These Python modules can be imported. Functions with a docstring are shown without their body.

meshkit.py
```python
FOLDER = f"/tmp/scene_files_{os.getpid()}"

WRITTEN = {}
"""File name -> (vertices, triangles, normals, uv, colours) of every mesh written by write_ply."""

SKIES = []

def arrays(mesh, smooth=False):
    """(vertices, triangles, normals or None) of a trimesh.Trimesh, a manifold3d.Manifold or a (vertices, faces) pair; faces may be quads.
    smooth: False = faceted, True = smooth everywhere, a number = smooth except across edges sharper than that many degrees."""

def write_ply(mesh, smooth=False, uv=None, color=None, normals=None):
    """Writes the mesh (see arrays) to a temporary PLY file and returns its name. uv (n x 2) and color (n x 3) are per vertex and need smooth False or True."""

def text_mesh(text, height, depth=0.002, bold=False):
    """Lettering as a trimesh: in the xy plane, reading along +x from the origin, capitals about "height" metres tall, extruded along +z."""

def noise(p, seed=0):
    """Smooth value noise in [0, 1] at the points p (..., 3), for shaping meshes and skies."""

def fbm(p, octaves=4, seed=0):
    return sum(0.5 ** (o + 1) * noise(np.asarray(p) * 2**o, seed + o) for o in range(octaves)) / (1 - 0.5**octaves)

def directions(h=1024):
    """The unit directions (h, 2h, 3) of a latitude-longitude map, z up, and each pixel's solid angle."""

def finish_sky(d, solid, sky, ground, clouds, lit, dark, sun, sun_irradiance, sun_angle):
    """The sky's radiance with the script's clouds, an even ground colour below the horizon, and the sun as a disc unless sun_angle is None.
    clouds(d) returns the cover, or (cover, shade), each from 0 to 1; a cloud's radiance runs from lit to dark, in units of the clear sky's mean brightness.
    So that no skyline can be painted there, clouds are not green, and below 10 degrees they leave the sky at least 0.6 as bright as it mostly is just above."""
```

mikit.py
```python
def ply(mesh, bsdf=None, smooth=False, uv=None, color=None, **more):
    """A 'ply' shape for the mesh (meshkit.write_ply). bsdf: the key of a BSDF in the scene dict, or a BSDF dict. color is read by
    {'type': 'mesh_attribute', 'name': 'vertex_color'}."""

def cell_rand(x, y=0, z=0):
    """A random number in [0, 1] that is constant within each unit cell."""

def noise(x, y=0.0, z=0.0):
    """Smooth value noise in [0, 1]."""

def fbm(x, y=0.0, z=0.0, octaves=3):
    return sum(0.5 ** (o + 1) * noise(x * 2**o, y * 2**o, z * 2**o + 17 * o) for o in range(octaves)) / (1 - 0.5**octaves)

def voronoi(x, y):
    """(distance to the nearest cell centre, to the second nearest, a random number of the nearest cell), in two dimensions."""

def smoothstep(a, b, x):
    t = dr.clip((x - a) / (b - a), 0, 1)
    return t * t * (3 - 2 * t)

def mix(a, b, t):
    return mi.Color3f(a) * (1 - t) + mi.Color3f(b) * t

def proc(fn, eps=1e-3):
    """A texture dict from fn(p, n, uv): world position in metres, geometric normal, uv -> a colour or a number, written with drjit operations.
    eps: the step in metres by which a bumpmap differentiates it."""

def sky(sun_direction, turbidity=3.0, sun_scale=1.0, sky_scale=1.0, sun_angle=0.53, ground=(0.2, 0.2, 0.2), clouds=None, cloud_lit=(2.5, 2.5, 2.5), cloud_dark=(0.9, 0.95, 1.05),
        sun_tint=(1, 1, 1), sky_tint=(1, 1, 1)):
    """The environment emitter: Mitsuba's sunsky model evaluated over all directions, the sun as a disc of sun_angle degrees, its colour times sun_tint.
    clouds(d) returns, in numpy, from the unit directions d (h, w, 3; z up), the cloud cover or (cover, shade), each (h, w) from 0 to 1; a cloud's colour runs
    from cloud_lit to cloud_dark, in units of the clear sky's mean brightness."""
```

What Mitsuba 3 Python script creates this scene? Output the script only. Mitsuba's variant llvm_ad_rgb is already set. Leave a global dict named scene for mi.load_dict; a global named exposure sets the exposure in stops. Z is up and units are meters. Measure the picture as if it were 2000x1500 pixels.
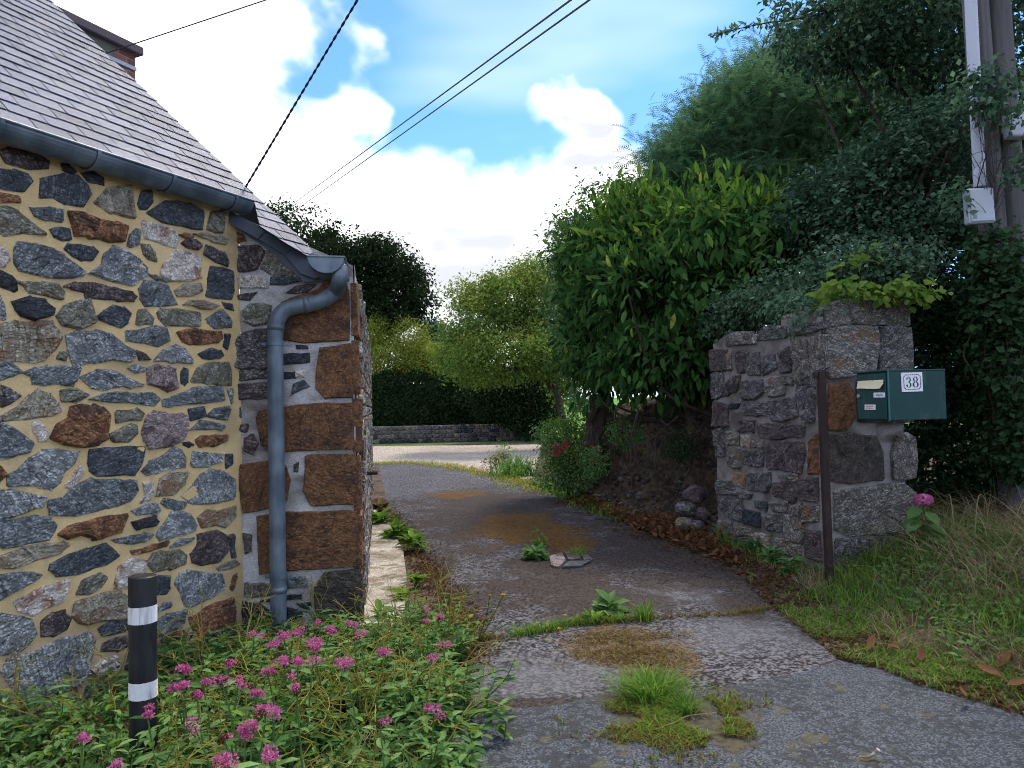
import math, random
import numpy as np, trimesh, drjit as dr, mitsuba as mi, mikit, meshkit
from shapely import affinity
from shapely.geometry import Polygon, Point, LineString, box as sbox
from shapely.ops import unary_union
from mikit import noise, fbm, voronoi, cell_rand, smoothstep, mix

# ------------------------------------------------------------------ camera, sky, exposure
F, H, PITCH, ROLL = 1500.0, 1.5, math.atan(45 / 1500), 0.022
O = np.array([0, 0, H])
fw = np.array([0, math.cos(PITCH), math.sin(PITCH)])
u0 = np.array([0, -math.sin(PITCH), math.cos(PITCH)])
r0 = np.array([1.0, 0, 0])
upc = math.sin(ROLL) * r0 + math.cos(ROLL) * u0
scene, labels = {}, {}
scene['camera'] = {'type': 'perspective', 'fov_axis': 'x', 'fov': 2 * math.degrees(math.atan(1000 / F)), 'near_clip': 0.05, 'far_clip': 500.0,
                   'to_world': mi.ScalarTransform4f().look_at(origin=O.tolist(), target=(O + fw).tolist(), up=upc.tolist())}


def clouds(d):
    az = np.degrees(np.arctan2(d[..., 0], d[..., 1]))
    el = np.degrees(np.arcsin(np.clip(d[..., 2], -1, 1)))
    f1 = meshkit.fbm(d * 5.0 + 3.1, 5, 3)
    f2 = meshkit.fbm(d * 15.0 + 7.7, 5, 11)
    b = np.zeros(az.shape)
    for a, e, ra, re, w in ((-27, 27, 15, 10, .75), (-18, 17, 8, 5, .35), (-30, 10, 14, 9, .7), (-3, 9, 17, 10, .8), (4.0, 22.5, 3.6, 2.0, .5), (7, 17.5, 4.5, 4, .45), (15, 6, 12, 7, .5),
                            (-11, 21.5, 2.5, 1.5, .34), (-9.5, 25, 2.2, 1.8, .3), (6.5, 20.5, 2.6, 1.4, .4)):
        b += w * np.exp(-(((az - a) / ra) ** 2 + ((el - e) / re) ** 2) ** 1.5)
    inview = np.exp(-(((az - 3) / 45) ** 2 + ((el - 12) / 32) ** 2) ** 2)
    v = (f1 - .5) * .65 + (f2 - .5) * .55 + (b - .36) * inview + .08 * (1 - inview)
    f3 = meshkit.fbm(d * 34.0 + 2.2, 4, 31)
    v = v + (f3 - .5) * .22
    cover = np.clip((v + .05) / .24, 0, 1)
    cover = cover * cover * (3 - 2 * cover)
    thin = np.clip((meshkit.fbm(d * np.array([3, 3, 9]), 4, 21) - .46) * .9, 0, .2)
    shade = np.clip((meshkit.fbm(d * np.array([6, 6, 14]) + 1.3, 4, 5) - .40) * 3.4, 0, 1) * np.clip(v * 5, 0, 1)
    return np.maximum(cover, thin), shade


SUN = np.array([.24, .47, .85])
scene['sky'] = mikit.sky(SUN.tolist(), turbidity=2.6, sun_scale=0.30, sun_angle=9.0, sun_tint=(.95, .98, 1.05), clouds=clouds, cloud_lit=(3.0, 3.0, 3.05), cloud_dark=(1.45, 1.49, 1.6), sky_tint=(.44, .64, .86))
exposure = 3.25

# ------------------------------------------------------------------ geometry helpers


def ray(x, y):
    u, v = (x - 1000) / F, (750 - y) / F
    u, v = u * math.cos(ROLL) + v * math.sin(ROLL), -u * math.sin(ROLL) + v * math.cos(ROLL)
    return u * r0 + fw + v * u0


def G(x, y, z=0.0):
    d = ray(x, y)
    return O + d * ((z - H) / d[2])


def at(x, y, Y):
    d = ray(x, y)
    return O + d * (Y / d[1])


def onp(x, y, P, n):
    d = ray(x, y)
    return O + d * (np.dot(P - O, n) / np.dot(d, n))


def hd(a):
    a = math.radians(a)
    return np.array([math.sin(a), math.cos(a), 0.0])


Z = np.array([0, 0, 1.0])
nfb = meshkit.fbm


class MB:
    def __init__(self):
        self.v, self.f, self.u, self.n = [], [], [], 0

    def add(self, v, f, uv=(0, 0)):
        v, f = np.asarray(v, float), np.asarray(f, int)
        if len(v) == 0:
            return self
        if f.shape[1] == 4:
            f = np.vstack([f[:, [0, 1, 2]], f[:, [0, 2, 3]]])
        uv = np.asarray(uv, float)
        self.v.append(v)
        self.f.append(f + self.n)
        self.u.append(np.broadcast_to(uv, (len(v), 2)) if uv.ndim == 1 else uv)
        self.n += len(v)
        return self

    def tm(self, m, uv=(0, 0)):
        return self.add(m.vertices, m.faces, uv)

    def get(self):
        return (np.vstack(self.v), np.vstack(self.f)), np.vstack(self.u)


COUNT = {}


def key_of(name):
    k = COUNT.get(name, 0)
    COUNT[name] = k + 1
    return name if k == 0 else f'{name}_{k:03d}'


def put(name, mb, bsdf, smooth=False, label=None, cat=None, group=None, kind=None, **more):
    key = key_of(name)
    if isinstance(mb, MB):
        m, uv = mb.get()
        scene[key] = mikit.ply(m, bsdf, smooth=smooth, uv=uv, **more)
    elif isinstance(mb, dict):
        scene[key] = mb
    else:
        scene[key] = mikit.ply(mb, bsdf, smooth=smooth, **more)
    tag(key, label, cat, group, kind)
    return key


def tag(key, label=None, cat=None, group=None, kind=None):
    d = {k: v for k, v in (('label', label), ('category', cat), ('group', group), ('kind', kind)) if v}
    if d:
        labels[key] = d


def thing(name, label, cat, group=None):
    key = key_of(name)
    tag(key, label, cat, group)
    return key


def tube(points, radii, sides=6, cap=True):
    p = np.asarray(points, float)
    t = np.gradient(p, axis=0)
    t /= np.linalg.norm(t, axis=1, keepdims=True) + 1e-12
    ref = np.eye(3)[np.argmin(np.abs(t).max(0))]
    a = np.cross(t, ref)
    a /= np.linalg.norm(a, axis=1, keepdims=True) + 1e-12
    b, g = np.cross(t, a), np.arange(sides) * 2 * np.pi / sides
    r = np.broadcast_to(radii, (len(p),))
    v = p[:, None] + r[:, None, None] * (np.cos(g)[None, :, None] * a[:, None] + np.sin(g)[None, :, None] * b[:, None])
    i, j = np.meshgrid(np.arange(len(p) - 1), np.arange(sides), indexing='ij')
    q = np.stack([i * sides + j, i * sides + (j + 1) % sides, (i + 1) * sides + (j + 1) % sides, (i + 1) * sides + j], -1).reshape(-1, 4)
    f = np.vstack([q[:, [0, 1, 2]], q[:, [0, 2, 3]]])
    v = v.reshape(-1, 3)
    if cap:
        n = len(v)
        v = np.vstack([v, p[:1], p[-1:]])
        k = np.arange(sides)
        f = np.vstack([f, np.stack([(k + 1) % sides, k, k * 0 + n], 1), np.stack([(len(p) - 1) * sides + k, (len(p) - 1) * sides + (k + 1) % sides, k * 0 + n + 1], 1)])
    return v, f


def curve(pts, n=24):
    """Catmull-Rom through the points."""
    p = np.asarray(pts, float)
    p = np.vstack([2 * p[0] - p[1], p, 2 * p[-1] - p[-2]])
    out = []
    for i in range(1, len(p) - 2):
        t = np.linspace(0, 1, n, endpoint=False)[:, None]
        out.append(.5 * (2 * p[i] + (p[i + 1] - p[i - 1]) * t + (2 * p[i - 1] - 5 * p[i] + 4 * p[i + 1] - p[i + 2]) * t ** 2 + (3 * p[i] - p[i - 1] - 3 * p[i + 1] + p[i + 2]) * t ** 3))
    return np.vstack(out + [p[-2:-1]])


def slab(poly, P0, ex, ey, n, z0, z1):
    """A flat polygon (local x, y) as a prism from z0 to z1 along n."""
    m = trimesh.creation.extrude_polygon(poly, z1 - z0, engine='earcut')
    v = m.vertices
    return P0 + v[:, :1] * ex + v[:, 1:2] * ey + (v[:, 2:] + z0) * n, m.faces


def obox(c, ex, ey, ez, sx, sy, sz, bevel=.004):
    m = trimesh.creation.box((sx, sy, sz))
    if bevel:
        pts = []
        for q in np.array(m.vertices):
            for k in range(3):
                s = q.copy()
                for l in range(3):
                    if l != k:
                        s[l] -= np.sign(s[l]) * bevel
                pts.append(s)
        m = trimesh.convex.convex_hull(np.array(pts))
    v = m.vertices
    return c + v[:, :1] * ex + v[:, 1:2] * ey + v[:, 2:] * ez, m.faces


# ------------------------------------------------------------------ materials
def pick(k, table):
    out = mi.Color3f(table[0])
    for i in range(1, len(table)):
        out = dr.select(k > i - .5, mi.Color3f(table[i]), out)
    return out


def principled(color, rough=.7, metallic=0., spec=.5, bump=None, scale=1.0, eps=1e-3):
    b = {'type': 'principled', 'base_color': color if isinstance(color, dict) else {'type': 'rgb', 'value': list(color)}, 'roughness': rough, 'metallic': metallic, 'specular': spec}
    if bump is not None:
        b = {'type': 'bumpmap', 'arbitrary': mikit.proc(bump, eps), 'scale': scale, 'bsdf': b}
    return {'type': 'twosided', 'bsdf': b}


# stones: palette index in uv.x
SCODE = 'bdnrwogpktmRDGqy'
S_BASE = [(.115, .132, .142), (.05, .058, .07), (.065, .045, .045), (.17, .07, .03), (.50, .43, .37), (.15, .14, .105), (.19, .20, .20), (.23, .17, .16), (.025, .028, .036), (.27, .235, .18), (.24, .20, .14),
          (.135, .058, .022), (.05, .04, .032), (.105, .088, .073), (.072, .064, .063), (.115, .102, .088)]
S_LIGHT = [(.32, .34, .345), (.15, .17, .19), (.21, .175, .17), (.36, .19, .10), (.72, .68, .64), (.33, .33, .28), (.50, .52, .53), (.42, .36, .36), (.07, .08, .10), (.42, .38, .31), (.40, .38, .32),
           (.23, .115, .052), (.11, .09, .075), (.34, .325, .305), (.31, .295, .29), (.38, .36, .335)]
S_ACC = [(.075, .08, .085), (.03, .04, .05), (.035, .026, .028), (.05, .025, .018), (.24, .10, .05), (.12, .095, .06), (.12, .13, .14), (.10, .055, .06), (.018, .018, .02), (.20, .15, .10), (.20, .10, .05),
         (.06, .028, .016), (.022, .018, .016), (.07, .055, .045), (.045, .038, .04), (.15, .085, .04)]
N_S = len(S_BASE)


def stone_fn(p, n, uv):
    k = dr.floor(uv.x)
    ang = uv.y * 3.1 - .6
    h = p.x + p.y * .8
    a = h * dr.cos(ang) + p.z * dr.sin(ang)
    c = p.z * dr.cos(ang) - h * dr.sin(ang)
    st = noise(a * 22, c * 130, uv.y * 50)
    fine = noise(p.x * 150, p.y * 150, p.z * 150)
    mid = fbm(p.x * 30 + uv.y * 9, p.y * 30, p.z * 30, 3)
    big = fbm(p.x * 9 + uv.y * 33, p.y * 9, p.z * 9 + uv.y * 7, 3)
    col = pick(k, S_BASE) * (.42 + 1.05 * mid)
    lit = smoothstep(.49, .72, .38 * st + .36 * fine + .26 * mid)
    col = mix(col, pick(k, S_LIGHT), lit * .9)
    col = mix(col, pick(k, S_ACC), smoothstep(.53, .66, big) * .8)
    crack = smoothstep(.035, .0, dr.abs(fbm(a * 9 + uv.y * 21, c * 26, p.x * 3, 3) - .5))
    gran = smoothstep(.66, .82, noise(p.x * 75 + 5, p.y * 75, p.z * 75))
    col = mix(col, pick(k, S_LIGHT) * 1.15, gran * .5)
    return col * (.68 + .6 * fine) * (1 - .6 * crack)


def stone_bump(p, n, uv):
    return fbm(p.x * 45, p.y * 45, p.z * 75, 3) * .016 + noise(p.x * 190, p.y * 190, p.z * 190) * .003


scene['stone_material'] = principled(mikit.proc(stone_fn), .78, bump=stone_bump, scale=1.0, eps=1.5e-3)


def ymortar_fn(p, n, uv):
    a = fbm(p.x * 4, p.y * 4, p.z * 4, 3)
    b = noise(p.x * 180, p.y * 180, p.z * 180)
    col = mix((.60, .425, .19), (.72, .545, .29), a)
    damp = smoothstep(.75, .05, p.z + .5 * (a - .5))
    col = mix(col, (.30, .225, .15), .6 * damp)
    stain = smoothstep(.58, .75, fbm(p.x * 2.2 + 9, p.y * 2.2, p.z * 5, 3))
    drip = smoothstep(.60, .78, fbm(p.x * 9, p.y * 9, p.z * 1.1, 3))
    col = mix(col, (.33, .26, .17), .4 * drip)
    return mix(col, (.40, .29, .17), .5 * stain) * (.86 + .28 * b)


def mortar_bump(p, n, uv):
    return fbm(p.x * 28, p.y * 28, p.z * 28, 3) * .006 + noise(p.x * 260, p.y * 260, p.z * 260) * .0015


scene['yellow_mortar'] = principled(mikit.proc(ymortar_fn), .9, spec=.3, bump=mortar_bump)


def gmortar_fn(p, n, uv):
    a = fbm(p.x * 5, p.y * 5, p.z * 5, 4)
    b = noise(p.x * 110, p.y * 110, p.z * 110)
    col = mix((.27, .25, .23), (.50, .485, .48), smoothstep(.3, .65, a))
    col = mix(col, (.12, .10, .085), smoothstep(.56, .72, fbm(p.x * 3 + 4, p.y * 3, p.z * 6, 3)) * .75)
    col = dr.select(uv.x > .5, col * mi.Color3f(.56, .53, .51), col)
    return col * (.7 + .5 * b)


scene['grey_mortar'] = principled(mikit.proc(gmortar_fn), .92, spec=.3, bump=mortar_bump, scale=1.6)


def slate_fn(p, n, uv):
    a = noise(p.x * 3, p.y * 3, p.z * 3)
    col = mix((.060, .072, .112), (.118, .135, .19), uv.x)
    li = smoothstep(.66, .74, fbm(p.x * 14, p.y * 14, p.z * 14, 3))
    col = mix(col, (.17, .185, .19), .4 * li)
    return col * (.8 + .4 * a) * (.94 + .12 * noise(p.x * 90, p.y * 90, p.z * 30))


scene['slate'] = principled(mikit.proc(slate_fn), .55, spec=.28)
scene['slate_dark'] = principled((.05, .068, .10), .5, spec=.5)
scene['roof_deck'] = principled((.02, .02, .022), .9, spec=.1)


def zinc_fn(p, n, uv):
    a = fbm(p.x * 5, p.y * 5, p.z * 7, 3)
    return mix((.065, .092, .125), (.165, .205, .25), smoothstep(.25, .75, a * .6 + .4 * fbm(p.x * 14, p.y * 14, p.z * 2.5, 3))) * (.9 + .2 * noise(p.x * 60, p.y * 60, p.z * 12))


scene['zinc'] = principled(mikit.proc(zinc_fn), .45, metallic=.25, spec=.5)


def brick_fn(p, n, uv):
    r = dr.floor(uv.y / .075)
    x = uv.x / .23 + .5 * (r - 2 * dr.floor(r / 2))
    joint = dr.minimum(smoothstep(0, .06, x - dr.floor(x)), smoothstep(0, .16, uv.y / .075 - r))
    col = mix((.16, .065, .05), (.27, .12, .085), cell_rand(x, r))
    old = smoothstep(-.02, -.22, uv.x + .25 * fbm(p.x * 6, p.y * 6, p.z * 6, 3))
    rend = mix((.05, .05, .045), (.19, .18, .14), fbm(p.x * 7, p.y * 7, p.z * 7, 4))
    return mix(mix((.35, .32, .3), col, joint), rend, old)


scene['brickwork'] = principled(mikit.proc(brick_fn), .9, spec=.3)
scene['cap_concrete'] = principled((.13, .10, .11), .9, spec=.3)
scene['lead_strip'] = principled((.42, .46, .52), .6, spec=.4)

# ground materials -------------------------------------------------------------
def wb(x, y, rx, ry):
    """A patch of the photograph on the ground: world centre and half sizes."""
    c, e, f = G(x, y), G(x + rx, y), G(x, y - ry)
    return (float(c[0]), float(c[1]), float(abs(e[0] - c[0])), float(max(.04, f[1] - c[1])))


def patches(p, lst, warp, soft=.5):
    m = mi.Float(0)
    for cx, cy, rx, ry in lst:
        d = dr.sqrt(dr.square((p.x - cx) / rx) + dr.square((p.y - cy) / ry)) + warp
        m = dr.maximum(m, smoothstep(1 + soft, 1 - soft, d))
    return m


MOSS = [wb(1015, 1028, 72, 26), wb(1090, 1050, 60, 26), wb(895, 966, 45, 7)]
DAMP = [wb(1080, 1374, 170, 8), wb(1300, 1130, 150, 30), wb(1200, 1090, 100, 30), wb(1450, 1150, 90, 26), wb(1300, 1056, 80, 14), wb(1405, 1096, 70, 17), wb(1500, 1172, 70, 26), wb(855, 1125, 40, 50), wb(922, 1200, 45, 50), wb(790, 1040, 30, 22), wb(900, 975, 90, 16), wb(1470, 1170, 120, 30), wb(1120, 1075, 120, 60), wb(1110, 1110, 130, 52), wb(1380, 1100, 210, 62), wb(1060, 1140, 170, 40), wb(1530, 1160, 140, 45), wb(1240, 1060, 130, 30), wb(990, 1000, 200, 42), wb(1170, 1170, 150, 40)]
LITE = [wb(1140, 1000, 110, 14), wb(1330, 1160, 110, 22), wb(1240, 1035, 60, 9), wb(1430, 1240, 150, 40), wb(1080, 1310, 160, 40)]
STRAW = [wb(1230, 1262, 130, 42), wb(1150, 1270, 60, 30), wb(1320, 1290, 60, 34)]
LICHEN = [wb(1310, 1395, 110, 40), wb(1240, 1370, 60, 22), wb(1380, 1430, 80, 30)]


def asphalt_fn(p, n, uv):
    f = noise(p.x * 85, p.y * 85, 1.0)
    g = noise(p.x * 42, p.y * 42, 4.0)
    w = (fbm(p.x * 3.1, p.y * 3.1, 2.0, 4) - .5)
    w2 = (fbm(p.x * 11, p.y * 11, 7.0, 3) - .5)
    col = mix((.010, .010, .012), (.128, .126, .138), smoothstep(.28, .78, .6 * f + .4 * g))
    col = col * (.80 + .5 * fbm(p.x * 1.4, p.y * 1.4, 9.0, 3))
    lite = patches(p, LITE, w * 1.6, .6)
    col = mix(col, (.15, .155, .168), .42 * lite)
    damp = patches(p, DAMP, w * 1.8 + w2, .5)
    col = mix(col, mix((.012, .009, .008), (.05, .036, .028), f), .85 * damp)
    moss = patches(p, MOSS, w * 1.5 + w2 * .8, .45)
    col = mix(col, mix((.045, .021, .003), (.135, .068, .010), g), .92 * moss)
    ck = smoothstep(.010, .0, dr.abs(fbm(p.x * 1.5 + 5, p.y * 1.5, 3.0, 4) - .5)) * smoothstep(.45, .6, fbm(p.x * .8, p.y * .8, 6.0, 2))
    col = col * (1 - .7 * ck)
    st = patches(p, STRAW, w * 1.4 + w2, .4)
    col = mix(col, mix((.03, .020, .010), (.14, .095, .04), f), .85 * st)
    return col


def asphalt_bump(p, n, uv):
    return noise(p.x * 85, p.y * 85, 1.0) * .004


scene['asphalt'] = principled(mikit.proc(asphalt_fn), .85, spec=.18, bump=asphalt_bump)


def road_fn(p, n, uv):
    d1, d2, r = voronoi(p.x * 105, p.y * 105)
    g = noise(p.x * 40, p.y * 40, 4.0)
    w = (fbm(p.x * 3.1, p.y * 3.1, 2.0, 4) - .5)
    w2 = (fbm(p.x * 13, p.y * 13, 7.0, 3) - .5)
    chip = mix((.036, .043, .053), (.135, .15, .172), r)
    col = mix(chip, (.035, .035, .04), smoothstep(.45, .7, d1))
    col = mix(col, (.035, .035, .038), .75 * smoothstep(.50, .70, g * .5 + .5 * fbm(p.x * 5, p.y * 5, 1.0, 3)))
    lich = patches(p, LICHEN, w * 2.2 + w2 * 1.5, .5)
    col = mix(col, mix((.028, .022, .012), (.115, .10, .042), f if False else g), .75 * lich)
    spots = smoothstep(.70, .78, fbm(p.x * 9 + 3, p.y * 9, 11.0, 3))
    return mix(col, (.11, .10, .04), .5 * spots)


def road_bump(p, n, uv):
    d1, d2, r = voronoi(p.x * 105, p.y * 105)
    return (1 - d1) * .006


scene['road_chippings'] = principled(mikit.proc(road_fn), .85, spec=.2, bump=road_bump)


def gravel_fn(p, n, uv):
    d1, d2, r = voronoi(p.x * 22, p.y * 22)
    return mix((.22, .185, .15), (.40, .35, .295), r) * (1.05 - .5 * smoothstep(.3, .7, d1)) * (.8 + .4 * fbm(p.x * .7, p.y * .7, 0.0, 3))


scene['pale_gravel'] = principled(mikit.proc(gravel_fn), .9, spec=.3)


def soil_fn(p, n, uv):
    a = fbm(p.x * 3, p.y * 3, p.z * 3, 4)
    b = fbm(p.x * 22, p.y * 22, p.z * 22, 3)
    far = smoothstep(30, 36, p.y)
    near = mix((.03, .022, .016), (.125, .092, .064), smoothstep(.3, .7, .45 * a + .55 * b))
    return mix(near, mix((.07, .15, .025), (.16, .28, .06), a), far)


def soil_bump(p, n, uv):
    return fbm(p.x * 16, p.y * 16, p.z * 16, 4) * .05


scene['soil'] = principled(mikit.proc(soil_fn), .95, spec=.2, bump=soil_bump, scale=1.0, eps=4e-3)


def concrete_fn(p, n, uv):
    a = fbm(p.x * 5, p.y * 5, p.z * 5, 4)
    b = noise(p.x * 120, p.y * 120, p.z * 120)
    col = mix((.20, .17, .13), (.42, .39, .34), smoothstep(.25, .7, a))
    return mix(col, (.10, .10, .05), .7 * smoothstep(.55, .7, fbm(p.x * 7, p.y * 7, 3.0, 3))) * (.75 + .45 * b)


scene['old_concrete'] = principled(mikit.proc(concrete_fn), .95, spec=.2, bump=mortar_bump)


def wood_fn(p, n, uv):
    a = fbm(p.x * 40, p.y * 40, p.z * 1.5, 4)
    return mix((.045, .042, .043), (.175, .17, .172), a) * (.8 + .4 * noise(p.x * 9, p.y * 9, p.z * .8))


scene['old_wood'] = principled(mikit.proc(wood_fn), .9, spec=.2)


def bark_fn(p, n, uv):
    return mix((.018, .014, .011), (.095, .075, .058), fbm(p.x * 24, p.y * 24, p.z * 7, 4))


def bark_bump(p, n, uv):
    return fbm(p.x * 26, p.y * 26, p.z * 7, 3) * .03


scene['bark'] = principled(mikit.proc(bark_fn), .95, spec=.1, bump=bark_bump, eps=3e-3)


def rust_fn(p, n, uv):
    a = fbm(p.x * 25, p.y * 25, p.z * 8, 3)
    return mix((.014, .010, .010), (.05, .028, .024), a)


scene['rust'] = principled(mikit.proc(rust_fn), .8, spec=.3)
scene['wire'] = principled((.03, .03, .035), .6)


def boll_fn(p, n, uv):
    a = fbm(p.x * 18, p.y * 18, p.z * 5, 3)
    b = fbm(p.x * 60, p.y * 60, p.z * 6, 3)
    dark = mix((.008, .009, .013), (.026, .026, .03), smoothstep(.35, .7, a))
    white = mix((.70, .71, .74), (.48, .47, .46), smoothstep(.55, .75, b))
    return dr.select(uv.x > .5, white, dark)


scene['bollard_plastic'] = principled(mikit.proc(boll_fn), .45, spec=.35)


def mailbox_fn(p, n, uv):
    a = fbm(p.x * 6, p.y * 6, p.z * 3, 3)
    d = fbm(p.x * 30, p.y * 30, p.z * 6, 3)
    col = mix((.003, .034, .036), (.005, .056, .055), a)
    return mix(col, (.05, .075, .065), .5 * smoothstep(.60, .78, d))


scene['mailbox_green'] = principled(mikit.proc(mailbox_fn), .42, spec=.35)
scene['mailbox_edge'] = principled((.03, .12, .12), .4, spec=.5)
scene['white_paint'] = principled((.72, .74, .78), .5)
scene['ink'] = principled((.012, .014, .03), .5)
scene['grey_ink'] = principled((.30, .29, .33), .6)
scene['red_ink'] = principled((.60, .25, .27), .6)
scene['cream_paper'] = principled((.74, .68, .46), .8)
scene['white_plastic'] = principled((.46, .49, .56), .45)
scene['barrel_plastic'] = principled((.20, .23, .28), .5)

# leaves: palette index + tint in uv.x
PAL = {}
L_DARK, L_LIGHT = [], []


def pal(name, a, b):
    PAL[name] = len(L_DARK)
    L_DARK.append(a)
    L_LIGHT.append(b)


pal('oak', (.010, .020, .010), (.035, .06, .024))
pal('yellowgreen', (0.13, 0.19, 0.03), (0.4, 0.43, 0.08))
pal('laurel', (0.022, 0.068, 0.02), (0.085, 0.18, 0.045))
pal('shoot', (0.07, 0.16, 0.02), (0.19, 0.31, 0.05))
pal('mimosa', (0.05, 0.115, 0.06), (0.16, 0.3, 0.13))
pal('elm', (.026, .06, .038), (.155, .26, .155))
pal('midelm', (0.045, 0.095, 0.045), (0.14, 0.24, 0.11))
pal('lime', (0.07, 0.15, 0.025), (0.21, 0.3, 0.06))
pal('hedge', (0.014, 0.032, 0.014), (0.045, 0.08, 0.03))
pal('dead', (0.1, 0.045, 0.026), (0.3, 0.155, 0.08))
pal('straw', (.26, .20, .11), (.50, .41, .25))
pal('grass', (.06, .15, .02), (.24, .39, .07))
pal('valerian', (.07, .17, .05), (.24, .39, .14))
pal('pink', (.40, .055, .22), (.74, .28, .50))
pal('red', (.38, .03, .06), (.60, .09, .14))
pal('yellow', (.55, .36, .02), (.75, .55, .04))
pal('drystalk', (.26, .22, .04), (.50, .44, .12))
pal('ivy', (.018, .045, .022), (.065, .125, .055))
pal('moss', (.10, .075, .02), (.24, .20, .06))
pal('midgreen', (0.075, 0.14, 0.03), (0.22, 0.33, 0.07))
pal('brownleaf', (.06, .03, .018), (.16, .085, .045))


def leaf_fn(p, n, uv):
    k = dr.floor(uv.x)
    t = uv.x - k
    return mix(pick(k, L_DARK), pick(k, L_LIGHT), t) * (.8 + .4 * uv.y)


LEAFTEX = mikit.proc(leaf_fn)
scene['leaf_matte'] = {'type': 'principledthin', 'base_color': LEAFTEX, 'roughness': .5, 'diff_trans': .9, 'spec_trans': 0.0, 'eta': 1.35}
scene['leaf_gloss'] = {'type': 'principledthin', 'base_color': LEAFTEX, 'roughness': .30, 'diff_trans': .6, 'spec_trans': 0.0, 'eta': 1.45}


def puv(name, n, rng, lo=0.02, hi=.98, bias=1.0):
    return np.stack([PAL[name] + lo + (hi - lo) * rng.random(n) ** bias, rng.random(n)], 1)


def unit(v):
    return v / (np.linalg.norm(v, axis=-1, keepdims=True) + 1e-9)


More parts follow.
